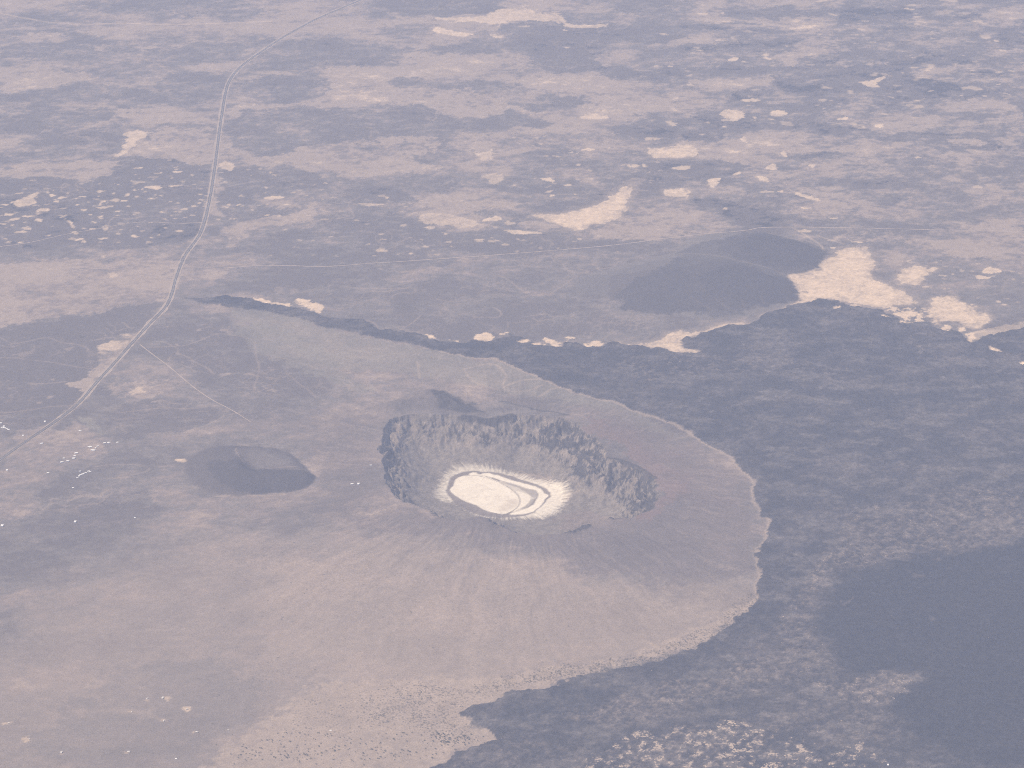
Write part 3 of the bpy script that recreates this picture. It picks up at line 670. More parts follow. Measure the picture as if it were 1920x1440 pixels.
LINE('fan', .4, 8, 10, "J 0 235 150 265 330 305 470 322 570 345")
for s in ("J 40 500 120 540 160 560", "J 200 520 260 550", "J 330 510 350 550", "J 440 490 460 520"):
    LINE('fan', .25, 5, 10, s)
CONE3 = np.full((NY, NX), -900., np.float32)
# salt pan on the crater floor
def S(op, soft, warp, spec, col='salt', crumble=6):
    sl, m, d = mask(pts(spec, FLOOR_Z), soft, warp, crumble)
    paint(col, m * op, sl)
    return sl, m
sl, m, d = mask(pts("S 90 450 180 300 320 130 620 115 900 165 1300 275 1700 385 1670 520 1610 620 1480 735 1000 755 750 745 600 725 380 590 190 535", FLOOR_Z), 26, 12, 8)
scx, scy = at(935, 928, FLOOR_Z)
sth = np.arctan2(Y[sl] - scy, X[sl] - scx)
frn = fbm(sth * 34, np.hypot(X[sl] - scx, Y[sl] - scy) / 500, 1.0, 3, 91)
fringe = ss(-8, 62, d + frn * 55)
paint('salt', fringe * (.52 + .30 * ss(-.35, .45, frn) + .25 * N25[sl] - .25 * (1 - ss(20, 110, d)) + .22 * ss(.2, .9, np.cos(sth))).clip(0, .92), sl)
SALT = np.zeros((NY, NX), np.float32); SALT[sl] = fringe
S(.85, 8, 6, "S 268 400 312 330 322 270 420 222 560 195 620 195 680 215 800 205 1000 250 1250 335 1400 385 1480 470 1390 560 1310 645 1180 702 1000 722 860 728 690 708 560 668 420 590 292 470", 'mauve')
S(1, 6, 4, "S 315 400 370 350 380 280 500 245 650 250 720 260 850 310 960 370 1060 440 1110 510 1110 570 1060 630 950 685 850 675 720 645 600 580 450 520 340 450")
S(1, 6, 4, "S 500 244 600 202 640 245 720 213 900 258 1100 328 1340 383 1400 458 1445 470 1380 540 1300 640 1180 682 960 692 1100 645 1250 595 1310 500 1320 430 1180 390 1000 330 850 290 700 250")
S(.85, 7, 4, "S 1050 415 1200 450 1240 510 1220 560 1130 610 1050 650 1000 680 1090 600 1115 540 1100 480")
S(.6, 12, 6, "S 850 300 1000 325 1180 390 1300 410 1312 460 1240 570 1120 645 1000 682 1110 570 1112 510 1060 440 960 370")
S(.5, 5, 4, "S 870 312 1000 335 1180 395 1290 408 1310 450 1280 500 1240 490 1180 430 1050 370", 'mauve')
S(.5, 5, 4, "S 1245 510 1290 500 1215 585 1130 635 1120 620 1190 590", 'talus')
LINEPTS = [("S 500 255 620 252 720 268 850 318", 3), ("S 960 370 1060 440 1112 510 1110 570 1060 630 960 680", 4)]
for s, wd in LINEPTS:
    sl, m, _ = mask(pts(s, FLOOR_Z), 4, 2, 1, closed=False, width=wd, smooth=2)
    paint('talus', m * .7, sl)
L_ = mask(pts("S 900 570 1050 500 1100 530 1080 590 980 650 850 640", FLOOR_Z), 30, 10, 10)
paint('pink', L_[1] * .35, L_[0])
paint('pink', L_[1] * 0, L_[0])
qs = mask(pts("S 315 400 370 350 380 280 500 245 720 260 960 370 1110 510 1110 570 950 685 720 645 450 520", FLOOR_Z), 10, 6, 6)
paint('fan', qs[1] * (.13 * ss(-.3, .5, N180[qs[0]] + N60[qs[0]] * .6) + .20 * (1 - ss(0, .06, np.abs(N180[qs[0]] - .1)))), qs[0])
L_ = mask(pts("S 1440 640 1600 520 1640 570 1560 640 1500 700", FLOOR_Z), 30, 10, 10)
paint('salt', L_[1] * .3 * ss(-.2, .3, N25[L_[0]]), L_[0])

# fine mottling that belongs to the ground itself (stones, dust, bushes too small to see)
mott = 1 + N600 * .05 + N180 * .08 + N60 * .07 + N25 * .08
saltw = np.maximum(ss(.35, .6, ALB.mean(-1)), 0)
calm = np.zeros((NY, NX), np.float32); csl_, cm_, _ = mask(pts("G -200 200 500 100 1300 60 H 300 80 900 100 1500 60 I 400 60 420 480 100 720 H 1400 880 400 920 G 1500 900 900 1300 -200 1200"), 250, 100, 40)
calm[csl_] = cm_
ALB *= (1 + (mott - 1) * (1 - .7 * saltw) * (1 - .85 * calm))[..., None].astype(np.float32)
np.clip(ALB, .012, .85, out=ALB)

for op, sft, spec in ((.75, 120, "G 1000 1600 1200 1400 1500 1150 1750 1000 H 0 950 400 930 900 940 1300 880 1700 810 I 300 560 420 480 300 620 100 750 H 1900 785 1450 905 1220 965 1100 1005 960 1000 880 1050 850 1075 700 1105 660 1140 740 1160 720 1210 850 1230 860 1290 640 1350 600 1400 500 1440 400 1600"),
                      (.95, 60, "H 200 980 420 950 800 970 1080 930 1000 990 860 1060 700 1100 660 1140 740 1180 850 1280 600 1370 300 1200 100 1250 0 1150")):
    q, m, _ = mask(pts(spec), sft, 60, 30)
    SHRUB[q] = np.maximum(SHRUB[q], m * op * .75 * (.75 + .7 * N60[q]).clip(0, 1.2) * (1 - LM[q]))

# highway corridor is graded: smooth its bed
HWY = chaikin(pts("P -60 905 0 862 50 826 105 790 150 755 180 717 215 680 250 640 285 602 308 580 320 560 330 520 345 480 365 455 378 435 388 400 396 360 402 320 407 280 412 240 418 200 423 170 430 150 445 130 470 110 500 90 530 70 560 53 590 37 620 24 650 12 690 -6 740 -25 800 -45"), False, 2)
hsl = window(HWY, 400)
hd = dist(HWY, X[hsl], Y[hsl], False)
Z[hsl] = Z[hsl] * ss(40, 200, hd) + (N2K[hsl] * 5.0) * (1 - ss(40, 200, hd))
sl, m, _ = mask(HWY, 22, 16, 8, closed=False, width=34, smooth=0)
paint('pink', m * .45 * (.6 + .6 * N180[sl] + .5 * N60[sl]).clip(0, 1), sl)

# ------------------------------------------------------------------ materials
def terrain_mat(name, rough=1.0, grain=14.0, amp=.17, big=48.0, big_amp=None, spec=.05, flecks=False):
    m = bpy.data.materials.new(name); m.use_nodes = True
    n, l = m.node_tree.nodes, m.node_tree.links
    b = n['Principled BSDF']
    b.inputs['Roughness'].default_value = rough
    b.inputs['Specular IOR Level'].default_value = spec
    at_ = n.new('ShaderNodeAttribute'); at_.attribute_name = 'albedo'
    g = n.new('ShaderNodeNewGeometry')
    def nz(scale, detail, amp):
        t = n.new('ShaderNodeTexNoise'); t.inputs['Scale'].default_value = 1.0 / scale
        t.inputs['Detail'].default_value = detail
        l.new(g.outputs['Position'], t.inputs['Vector'])
        r = n.new('ShaderNodeMapRange'); r.inputs['From Min'].default_value = .25; r.inputs['From Max'].default_value = .75
        r.inputs['To Min'].default_value = 1 - amp; r.inputs['To Max'].default_value = 1 + amp
        l.new(t.outputs['Fac'], r.inputs['Value'])
        return r.outputs[0]
    mul = n.new('ShaderNodeMath'); mul.operation = 'MULTIPLY'
    l.new(nz(grain, 3, amp), mul.inputs[0]); l.new(nz(big, 2, amp if big_amp is None else big_amp), mul.inputs[1])
    vm = n.new('ShaderNodeVectorMath'); vm.operation = 'SCALE'
    l.new(at_.outputs['Color'], vm.inputs[0]); l.new(mul.outputs[0], vm.inputs['Scale'])
    out = vm.outputs[0]
    if flecks:
        # pale sand lodged in hollows and dark low bushes, a few metres to tens of metres across
        fa = n.new('ShaderNodeAttribute'); fa.attribute_name = 'cover'
        sp = n.new('ShaderNodeSeparateColor'); l.new(fa.outputs['Color'], sp.inputs[0])
        for ch, size, col, lo in ((0, 13.5, (.42, .33, .25, 1), .73), (1, 13.0, (.10, .085, .072, 1), .80)):
            t = n.new('ShaderNodeTexNoise'); t.inputs['Scale'].default_value = 1.0 / size; t.inputs['Detail'].default_value = 2.5
            l.new(g.outputs['Position'], t.inputs['Vector'])
            k = n.new('ShaderNodeMath'); k.operation = 'MULTIPLY_ADD'; k.inputs[1].default_value = .36; k.inputs[2].default_value = -lo
            l.new(sp.outputs[ch], k.inputs[0])
            a = n.new('ShaderNodeMath'); a.operation = 'ADD'; l.new(t.outputs['Fac'], a.inputs[0]); l.new(k.outputs[0], a.inputs[1])
            r = n.new('ShaderNodeMapRange'); r.inputs['From Min'].default_value = 0; r.inputs['From Max'].default_value = .13
            l.new(a.outputs[0], r.inputs['Value'])
            mx = n.new('ShaderNodeMixRGB'); mx.inputs[2].default_value = col
            l.new(r.outputs[0], mx.inputs[0]); l.new(out, mx.inputs[1]); out = mx.outputs[0]
    l.new(out, b.inputs['Base Color'])
    return m
M_ground = terrain_mat('desert_gravel', flecks=True, grain=10, amp=.24, big_amp=.09)
M_lava = terrain_mat('basalt', amp=.36, grain=14, flecks=True)
M_sand = terrain_mat('wind_blown_sand', amp=.10, grain=18)
M_salt = terrain_mat('salt_crust', amp=.06, grain=20)
M_rock = terrain_mat('tuff_rock', amp=.25, grain=12)

def plain_mat(name, col, rough=.9, var=.15, scale=.4):
    m = bpy.data.materials.new(name); m.use_nodes = True
    n, l = m.node_tree.nodes, m.node_tree.links
    b = n['Principled BSDF']; b.inputs['Roughness'].default_value = rough; b.inputs['Specular IOR Level'].default_value = .15
    t = n.new('ShaderNodeTexNoise'); t.inputs['Scale'].default_value = scale
    tc = n.new('ShaderNodeTexCoord'); l.new(tc.outputs['Object'], t.inputs['Vector'])
    r = n.new('ShaderNodeMixRGB')
    r.inputs[1].default_value = (*[c * (1 - var) for c in col], 1); r.inputs[2].default_value = (*[min(c * (1 + var), .9) for c in col], 1)
    l.new(t.outputs['Fac'], r.inputs[0]); l.new(r.outputs[0], b.inputs['Base Color'])
    return m

# ------------------------------------------------------------------ ground split into the bodies it is made of
CLS = np.zeros((NY, NX), np.int16)
names = [('ground', M_ground, 'mauve and grey gravel desert plain around the crater', 'desert plain')]
def body(name, mat, label, cat, m):
    CLS[m] = len(names); names.append((name, mat, label, cat))
for label, fsl, fm in FLATS:
    full = np.zeros((NY, NX), bool); full[fsl] = fm > .5
    body('sand_flat', M_sand, label, 'sand flat', full)
body('lava_field', M_lava, 'rough dark basalt flow wrapping round the pale fan of the crater', 'lava field', LM > .5)
body('lava_pond', M_lava, 'smooth blackest lava surface inside the rough flow, by the frame corner', 'lava flow', PM > .5)
body('crater', M_rock, 'deep explosion crater with craggy dark walls around a white pan', 'crater', CD > 0)
body('salt_pan', M_salt, 'white oval salt pan with pale fringes on the crater floor', 'salt pan', SALT > .35)
body('hill', M_ground, 'dark butte on the crater rim, its flank sloping to the far wall', 'hill', (BD > 0) & (CD <= 0))
body('hill', M_ground, 'horseshoe shaped dark cinder cone open on one side, between houses and crater', 'cinder cone', CONE1 > 0)
body('hill', M_ground, 'broad dark twin-lobed volcanic cone touching the large cream sand pan', 'cinder cone', (CONE2 > 0) & (LM <= .5) & (CLS == 0))

fc = CLS[:-1, :-1].ravel()
ii = (np.arange(NY - 1)[:, None] * NX + np.arange(NX - 1)[None]).ravel()
QUADS = np.stack([ii, ii + 1, ii + NX + 1, ii + NX], 1)
VERT = np.stack([X, Y, Z], -1).reshape(-1, 3).astype(np.float32)
COL = np.concatenate([ALB, np.ones((NY, NX, 1), np.float32)], -1).reshape(-1, 4)
COV = np.stack([FLECK, SHRUB, np.zeros_like(SHRUB), np.ones_like(SHRUB)], -1).reshape(-1, 4).astype(np.float32)
def link(o, parent=None):
    C.objects.link(o)
    if parent is not None: o.parent = parent
    return o
def tag(o, label=None, cat=None, group=None, kind=None):
    if label: o['label'] = label
    if cat: o['category'] = cat
    if group: o['group'] = group
    if kind: o['kind'] = kind
    return o
for k, (name, mat, label, cat) in enumerate(names):
    q = QUADS[fc == k]
    if not len(q): continue
    used, inv = np.unique(q, return_inverse=True)
    inv = inv.reshape(-1, 4).astype(np.int32)
    me = bpy.data.meshes.new(name)
    me.vertices.add(len(used)); me.vertices.foreach_set('co', VERT[used].ravel())
    me.loops.add(inv.size); me.loops.foreach_set('vertex_index', inv.ravel())
    me.polygons.add(len(inv))
    me.polygons.foreach_set('loop_start', np.arange(0, inv.size, 4, dtype=np.int32))
    me.polygons.foreach_set('use_smooth', np.ones(len(inv), bool))
    a = me.attributes.new('albedo', 'FLOAT_COLOR', 'POINT')
    a.data.foreach_set('color', COL[used].ravel())
    a = me.attributes.new('cover', 'FLOAT_COLOR', 'POINT')
    a.data.foreach_set('color', COV[used].ravel())
    me.materials.append(mat)
    me.update(calc_edges=True)
    tag(link(bpy.data.objects.new(name, me)), label, cat, None, 'structure')

def ground_z(x, y):
    i = np.clip(np.searchsorted(ys, y) - 1, 0, NY - 2); j = np.clip(np.searchsorted(xs, x) - 1, 0, NX - 2)
    u = (x - xs[j]) / (xs[j + 1] - xs[j]); v = (y - ys[i]) / (ys[i + 1] - ys[i])
    return (Z[i, j] * (1 - u) + Z[i, j + 1] * u) * (1 - v) + (Z[i + 1, j] * (1 - u) + Z[i + 1, j + 1] * u) * v

# ------------------------------------------------------------------ haze
def mesh_obj(name, verts, faces, mats, parent=None, fm=None):
    me = bpy.data.meshes.new(name)
    me.from_pydata([tuple(v) for v in verts], [], faces)
    for m in (mats if isinstance(mats, (list, tuple)) else [mats]): me.materials.append(m)
    if fm: me.polygons.foreach_set('material_index', fm)
    me.update()
    return link(bpy.data.objects.new(name, me), parent)
def box(x0, y0, z0, x1, y1, z1):
    v = [(x0, y0, z0), (x1, y0, z0), (x1, y1, z0), (x0, y1, z0), (x0, y0, z1), (x1, y0, z1), (x1, y1, z1), (x0, y1, z1)]
    f = [(0, 3, 2, 1), (4, 5, 6, 7), (0, 1, 5, 4), (1, 2, 6, 5), (2, 3, 7, 6), (3, 0, 4, 7)]
    return v, f
def boxes(*bs):
    V, F = [], []
    for b in bs:
        v, f = box(*b); o = len(V); V += v; F += [tuple(i + o for i in q) for q in f]
    return V, F
hm = bpy.data.materials.new('haze'); hm.use_nodes = True
hm.node_tree.nodes.remove(hm.node_tree.nodes['Principled BSDF'])
pv = hm.node_tree.nodes.new('ShaderNodeVolumePrincipled')
pv.inputs['Color'].default_value = (*HAZE_COLOR, 1)
pv.inputs['Density'].default_value = HAZE_DENSITY
pv.inputs['Anisotropy'].default_value = 0.0
hm.node_tree.links.new(pv.outputs[0], hm.node_tree.nodes['Material Output'].inputs['Volume'])
v, f = box(-110000, -75000, float(Z.min()) - 1.5, 110000, 145000, CAM_H + 60)
hz = mesh_obj('haze', v, f, hm)
tag(hz, 'pale bluish dust haze hanging over the whole desert', 'haze', None, 'stuff')

# ------------------------------------------------------------------ highway and dirt tracks
def resample(p, step):
    seg = np.hypot(*np.diff(p, axis=0).T); s = np.concatenate([[0], np.cumsum(seg)])
    t = np.linspace(0, s[-1], max(int(s[-1] / step), 2))
    return np.stack([np.interp(t, s, p[:, 0]), np.interp(t, s, p[:, 1])], 1)
def ribbon(name, p, off, width, lift, mat, parent=None, step=14, thick=.5, jitter=0, ramp=None):
    p = resample(p, step)
    t = np.gradient(p, axis=0); t /= np.linalg.norm(t, axis=1)[:, None]
    nrm = np.stack([t[:, 1], -t[:, 0]], 1)
    c = p + nrm * off
    hw = width / 2 * (1 + jitter * (np.convolve(rng.random(len(p) + 4), np.ones(5) / 5, 'valid') - .5) * 2)
    if ramp:
        arc = np.arange(len(p)) * step + off * 50
        hw = hw * np.interp(np.linspace(0, 1, len(p)), *ramp) * (.85 + 1.3 * fbm(arc, arc * 0 + .3, 240, 4, 241, .7)).clip(.12, 2)
    a, b = c - nrm * hw[:, None], c + nrm * hw[:, None]
    gz = np.max([ground_z(*(c + nrm * o).T) for o in (-width / 2, 0, width / 2)], 0)
    k = np.ones(5) / 5
    gz = np.maximum(np.convolve(np.pad(gz, 2, 'edge'), k, 'valid'), gz) + lift
    n = len(p)
    V = np.concatenate([np.c_[a, gz], np.c_[b, gz], np.c_[a, gz - thick], np.c_[b, gz - thick]])
    F = []
    for i in range(n - 1):
        F += [(i, n + i, n + i + 1, i + 1), (i, i + 1, 2 * n + i + 1, 2 * n + i), (n + i, 3 * n + i, 3 * n + i + 1, n + i + 1)]
    return mesh_obj(name, V, F, mat, parent)
M_asph = plain_mat('asphalt', (.10, .092, .088), .9, .25, .02)
M_should = plain_mat('graded_gravel', (.35, .275, .215), 1, .18, .02)
M_median = plain_mat('median_soil', (.20, .16, .135), 1, .25, .03)
M_line = plain_mat('road_paint', (.78, .77, .72), .7, .05)
M_track = plain_mat('dusty_track', (.36, .285, .225), 1, .22, .01)
hw = link(bpy.data.objects.new('highway', None))
RAMP = ([0, .06, .10, .14, .3, .4, .7, 1], [.35, .35, .5, 1.2, 1.2, .8, 1.0, .8])
tag(hw, 'dual carriageway highway winding up the plain past the houses, with pale gravel shoulders', 'highway', None, 'structure')
ribbon('shoulder', HWY, -21, 16, 1.2, M_should, hw, jitter=1.1, ramp=RAMP)
ribbon('shoulder', HWY, 21, 16, 1.2, M_should, hw, jitter=1.1, ramp=RAMP)
ribbon('carriageway', HWY, -7.5, 9.5, 1.5, M_asph, hw)
ribbon('carriageway', HWY, 7.5, 9.5, 1.5, M_asph, hw)
ribbon('median', HWY, 0, 5.2, 1.45, M_median, hw)
for o in (-11.8, -3.2, 3.2, 11.8):
    ribbon('edge_line', HWY, o, .3, 1.53, M_line, hw, thick=.02)
for lab, wd, s in (('pale dirt track crossing the plain beyond the crater to the twin-lobed cone', 11, "P 420 503 470 499 520 497 600 500 640 498 700 493 760 490 900 480 1000 473 1150 460 1280 442 1400 432 1415 428 1425 426 1500 425 1650 428 1800 432 1990 436"),
                   ('straight faint dirt track leaving the highway toward the crater', 8, "P 262 645 277 657 317 687 340 707 367 730 400 752 433 768 470 792"),
                   ('thin dirt track across the spotted lava to the highway', 9, "P -20 466 0 463 60 455 120 440 200 427 240 419 280 416 330 420 383 417"),
                   ('faint dirt track curving over the smooth pale plain beside the highway bend', 9, "P 97 513 150 506 187 503 230 507 267 513 300 518 325 518")):
    t = ribbon('dirt_track', chaikin(pts(s), False, 2), 0, wd, .7, M_track, jitter=.7)
    tag(t, lab, 'dirt track', None, 'structure')

# ------------------------------------------------------------------ houses
M_white = plain_mat('white_render', (.76, .74, .70), .8, .05)
M_roof = plain_mat('flat_roof_screed', (.78, .76, .72), .9, .08)
M_cream = plain_mat('cream_render', (.70, .60, .46), .9, .08)
M_tin = plain_mat('tin_sheet', (.66, .62, .56), .6, .1)
M_door = plain_mat('door_wood', (.16, .10, .06), .7)
M_glass = plain_mat('dark_window_glass', (.04, .05, .06), .2)
def copy_tree(o, parent=None):
    c = o.copy(); link(c, parent)
    for ch in o.children: copy_tree(ch, c)
    return c
def make_house(L_, W_, Hh, mw, mr):
    r = link(bpy.data.objects.new('house', None))
    v, f = box(-L_ / 2, -W_ / 2, -1.5, L_ / 2, W_ / 2, Hh); mesh_obj('wall', v, f, mw, r)
    t = .25
    v, f = boxes((-L_ / 2 - .15, -W_ / 2 - .15, Hh, L_ / 2 + .15, W_ / 2 + .15, Hh + .25), (-L_ / 2 - .15, -W_ / 2 - .15, Hh + .25, -L_ / 2 + t, W_ / 2 + .15, Hh + .9), (L_ / 2 - t, -W_ / 2 - .15, Hh + .25, L_ / 2 + .15, W_ / 2 + .15, Hh + .9),
                 (-L_ / 2 + t, -W_ / 2 - .15, Hh + .25, L_ / 2 - t, -W_ / 2 + t, Hh + .9), (-L_ / 2 + t, W_ / 2 - t, Hh + .25, L_ / 2 - t, W_ / 2 + .15, Hh + .9), (L_ * .1, -W_ * .1, Hh + .25, L_ * .32, W_ * .25, Hh + 2.4))
    mesh_obj('roof', v, f, mr, r)
    v, f = box(-.6, -W_ / 2 - .06, 0, .6, -W_ / 2 + .05, 2.2); mesh_obj('door', v, f, M_door, r)
    for x in (-L_ * .33, L_ * .3):
        v, f = box(x - .8, -W_ / 2 - .05, 1.1, x + .8, -W_ / 2 + .05, 2.4); mesh_obj('window', v, f, M_glass, r)
    return r
def place(proto, first, px, py, rz, s, label, group, cat):
    o = proto if first else copy_tree(proto)
    x, y = at(px, py)
    z = float(ground_z(np.array([x]), np.array([y]))[0]); x, y = at(px, py, z)
    o.location = (x, y, float(ground_z(np.array([x]), np.array([y]))[0]) + .2)
    o.rotation_euler = (0, 0, rz); o.scale = (s, s, s)
    tag(o, label, cat, group)
    return o
house = make_house(24, 15, 5.0, M_white, M_roof)
villages = [
    ('houses clustered across the highway', 1.0, [
        ('topmost white flat-roofed house of the cluster cut by the frame edge, across the highway', 1, 794), ('white house in the middle of the frame-edge cluster across the highway', 4, 802),
        ('white house just right of the middle in the frame-edge cluster', 8, 803), ('second white house from the outer end of the frame-edge cluster', 12.5, 804),
        ('white house at the end of the frame-edge cluster nearest the highway', 16, 806), ('white house set above the line of the frame-edge cluster', 7, 800)]),
    ('houses in the stepped chain', 1.0, [
        ('uppermost white house of the stepped chain below the highway', 143, 850), ('second white house from the top of the stepped chain', 140, 855), ('third white house from the top of the stepped chain, at its bend', 138, 860),
        ('fourth white house from the top of the stepped chain', 127, 865), ('lowest white house of the stepped chain, at its outer end', 116, 867)]),
    ('houses in the dense knot', 1.0, [
        ('outermost white house of the dense knot, on its left', 167, 838), ('white house second from the left in the dense knot', 170, 838.5), ('large white house at the centre of the dense knot', 179, 840.5),
        ('white house at the upper right of the dense knot', 183, 837), ('lower white house on the front of the dense knot', 173, 844.5), ('lowest white house of the dense knot, beside another', 176, 845),
        ('white house first in the line leading away from the dense knot', 196, 831), ('white house second in the line leading away from the dense knot', 204, 830.5), ('last white house of the line leading away from the dense knot', 220, 830)]),
    ('houses in the slanting row', .8, [
        ('white house one before the upper end of the slanting row', 166, 884), ('white house at the very upper end of the slanting row', 169, 885), ('third white house from the upper end of the slanting row', 161, 887),
        ('fourth white house from the upper end of the slanting row', 157.5, 888), ('fifth white house, in the middle of the slanting row', 155, 889.5), ('third white house from the lower end of the slanting row', 151, 891),
        ('second white house from the lower end of the slanting row', 148, 893), ('white house at the lowest end of the slanting row', 145, 896), ('dim house standing apart, just above the slanting row', 150, 884)]),
]
first = True
for grp, s, ps in villages:
    for (lab, px, py) in ps:
        place(house, first, px, py, R(random.choice([8, 12, 100, 20])), s * random.uniform(.7, 1.05), lab, grp, 'house'); first = False
for lab, px, py, s in (('lone white house beside the highway, above the village', 84, 791, .9), ('small white house between the frame-edge cluster and the highway', 43, 817, .8),
                       ('white house alone between highway and village, short way below the road', 78, 832, .9), ('white house by the tan graded patch below the highway', 150, 808, .9),
                       ('white house alone at the frame edge below the highway', 13, 882, .8), ('lone white house left of the slanting row', 90, 887, .8),
                       ('white house by the tip of the dark gravel patch', 141, 979, 1.1), ('small white house on the dark gravel patch', 253, 971, .6),
                       ('white house at the frame edge on the pinkish plain', 4, 986, 1.2), ('faint pale house below the slanting row of houses', 137, 915, .7),
                       ('small dim house above the stepped chain of houses', 120, 859.5, .7),
                       ('pale visitor building on the crater rim, farther from the edge', 660, 908, .9), ('pale visitor building on the crater rim, close to the pale scraped ground', 672, 908, 1.0),
                       ('tiny pale hut on the crater rim above the visitor buildings', 695, 873, .7), ('tiny white hut on the plain near the bottom shrubs', 620, 1370, .6),
                       ('small white hut on the speckled lava at the bottom edge', 1665, 1434, .7), ('small pale hut low on the grey plain, below the farm yards', 330, 1423, .6)):
    place(house, False, px, py, R(random.choice([5, 15, 95])), s, lab, 'scattered single houses', 'house')
shed = make_house(16, 9, 3.6, M_cream, M_tin)
shed.name = 'farm_shed'
first = True
for lab, px, py, s, ry in (('cream farm shed in the larger of two pale yards side by side', 305, 1309, 1.3, 5.5), ('cream farm shed in the smaller of two pale yards side by side', 276, 1310, .9, 3.5),
                           ('cream farm shed in a lone pale yard right of the paired yards', 350.5, 1330, 1.0, 3.5), ('cream farm shed in a pale yard straight below the paired yards', 307, 1352, .9, 3.5),
                           ('cream farm shed in the pale yard nearest the bushy sand', 369, 1373, 1.1, 3.5), ('cream farm shed in the bright yard low on the plain toward the frame corner', 115, 1411, 1.3, 4.2),
                           ('cream farm shed in the bright yard low and midway along the yards', 241, 1410, 1.2, 4.0), ('cream farm shed at the frame edge, alone on the grey plain', 16, 1356, .8, 3),
                           ('dim cream farm shed between frame edge and paired yards', 55, 1386, .7, 3), ('dim cream farm shed beside the dark gravel near the bushy sand', 428, 1369, .7, 2.6),
                           ('dim cream farm shed just below the smaller paired yard', 247, 1335, .7, 3)):
    place(shed, first, px, py, R(random.choice([0, 20, 80])), s, lab, 'sheds of the scattered farm yards', 'farm shed'); first = False

# ------------------------------------------------------------------ thorn trees on the fan
M_bark = plain_mat('acacia_bark', (.10, .07, .05), 1)
M_leaf = plain_mat('acacia_leaves', (.055, .06, .035), .9, .35, .8)
def crown_mesh(seed, n=26):
    r = random.Random(seed); V, F = [], []
    for k in range(n):
        a, d = r.uniform(0, 6.28), 4.2 * math.sqrt(r.random())
        cx, cy, cz = d * math.cos(a), d * math.sin(a), 3.6 + r.uniform(-.5, .9) * (1.1 - d / 6)
        s = r.uniform(.7, 1.35)
        o = len(V)
        V += [(cx + s * r.uniform(.7, 1.2), cy, cz), (cx - s * r.uniform(.3, .7), cy + s * .9, cz - .1), (cx - s * r.uniform(.3, .7), cy - s * .9, cz), (cx, cy, cz + s * .75), (cx, cy, cz - s * .35)]
        F += [(o, o + 1, o + 3), (o + 1, o + 2, o + 3), (o + 2, o, o + 3), (o + 1, o, o + 4), (o + 2, o + 1, o + 4), (o, o + 2, o + 4)]
    return V, F
def trunk_mesh():
    V, F = [], []
    def seg(a, b, ra, rb):
        o = len(V)
        for (c, r) in ((a, ra), (b, rb)):
            V.extend((c[0] + r * math.cos(t), c[1] + r * math.sin(t), c[2]) for t in (0, 1.57, 3.14, 4.71))
        F.extend((o + i, o + (i + 1) % 4, o + 4 + (i + 1) % 4, o + 4 + i) for i in range(4))
    seg((0, 0, -.4), (.1, 0, 1.6), .28, .2)
    for q in ((1.8, .4), (-1.5, 1.1), (-.6, -1.9), (.9, 1.6)): seg((.1, 0, 1.5), (q[0], q[1], 3.4), .16, .07)
    return V, F
zone = chaikin(pts("G 1150 1440 1350 1300 1500 1150 1750 1020 H 60 960 400 930 900 930 1300 875 1700 800 I 200 600 400 490 300 600 100 750 H 1900 790 1450 905 1220 965 1100 1005 960 1000 880 1050 850 1075 700 1105 660 1140 740 1160 720 1210 850 1230 860 1290 640 1350 520 1420 G 1850 1440"), True, 1)
dense = chaikin(pts("H 200 960 420 940 800 960 1080 925 1000 990 860 1060 700 1100 660 1140 740 1180 850 1280 600 1370 300 1200 100 1250 0 1100"), True, 1)
edge = pts("H 900 960 1250 895 1500 870 1700 835 1850 790 I 50 730 200 660 320 570 410 490")
cand = np.stack([rng.uniform(-2600, 2400, 110000), rng.uniform(15300, 19000, 110000)], 1)
wz = ss(-10, 120, dist(zone, cand[:, 0], cand[:, 1])) * .12
wz = np.maximum(wz, ss(-10, 150, dist(dense, cand[:, 0], cand[:, 1])) * .6)
wz = np.maximum(wz, (1 - ss(30, 110, dist(edge, cand[:, 0], cand[:, 1], False))) * 1.0)
wz = np.maximum(wz, .006 * (np.abs(cand[:, 0] - 200) < 2200))
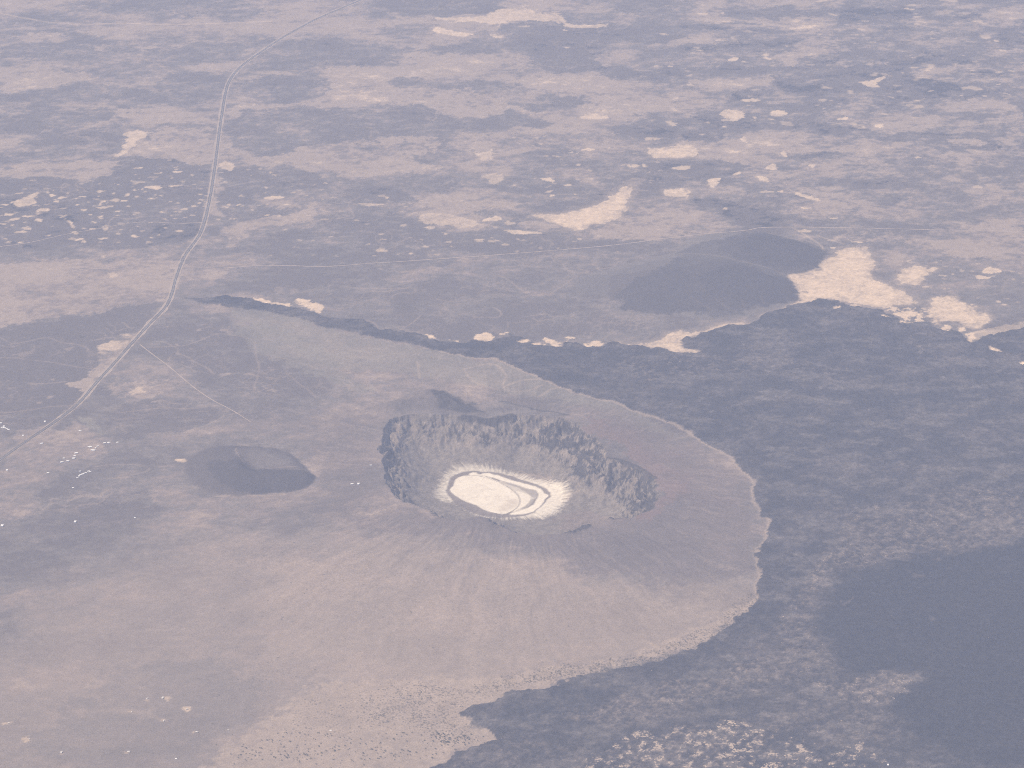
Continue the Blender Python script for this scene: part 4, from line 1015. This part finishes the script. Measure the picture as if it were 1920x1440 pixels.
wz *= .35 + .9 * ss(-.2, .3, fbm(cand[:, 0], cand[:, 1], 130, 3, 97))
gi, gj = np.clip(np.searchsorted(ys, cand[:, 1]), 0, NY - 1), np.clip(np.searchsorted(xs, cand[:, 0]), 0, NX - 1)
wz[(LM[gi, gj] > .3) | (CD[gi, gj] > -60)] = 0
keep = cand[rng.random(len(cand)) < wz][:4200]
keep = keep[np.argsort(keep[:, 1])]
gz = ground_z(keep[:, 0], keep[:, 1])
# the extra lone trees are the ones seen high on the fan
tr = link(bpy.data.objects.new('acacia_tree', None))
v, f = trunk_mesh(); mesh_obj('trunk', v, f, M_bark, tr)
v, f = crown_mesh(3); mesh_obj('crown', v, f, M_leaf, tr)
crowns = [tr.children[1].data] if tr.children[1].name.startswith('crown') else [tr.children[0].data]
for s in (4, 5):
    me = bpy.data.meshes.new('crown'); v, f = crown_mesh(s, 22); me.from_pydata(v, [], f); me.materials.append(M_leaf); crowns.append(me)
NT = min(300, len(keep))
for i in range(NT):
    o = tr if i == 0 else copy_tree(tr)
    if i:
        for ch in o.children:
            if ch.name.startswith('crown'): ch.data = crowns[i % 3]
    s = random.uniform(.9, 1.8)
    o.location = (keep[i, 0], keep[i, 1], gz[i]); o.scale = (s, s, s * .9); o.rotation_euler = (0, 0, random.uniform(0, 6.28))
    tag(o, 'dark thorn tree dotting the pinkish sand at the foot of the fan', 'tree', 'thorn trees on the fan')
V, F = [], []
cv, cf = crown_mesh(8, 9)
cv = np.array(cv)
for i in range(NT, len(keep)):
    s, a = random.uniform(.8, 1.7), random.uniform(0, 6.28)
    ca, sa = math.cos(a), math.sin(a)
    o = len(V)
    V += [(keep[i, 0] + s * (p[0] * ca - p[1] * sa), keep[i, 1] + s * (p[0] * sa + p[1] * ca), gz[i] + s * .85 * (p[2] - 1.2)) for p in cv]
    F += [tuple(q + o for q in t) for t in cf]
if V:
    tag(mesh_obj('shrubs', V, F, M_leaf), 'thin scatter of dark desert shrubs along the lava edge and higher on the fan', 'shrubs', None, 'stuff')
print('GRID', NX, NY, 'trees', len(keep))
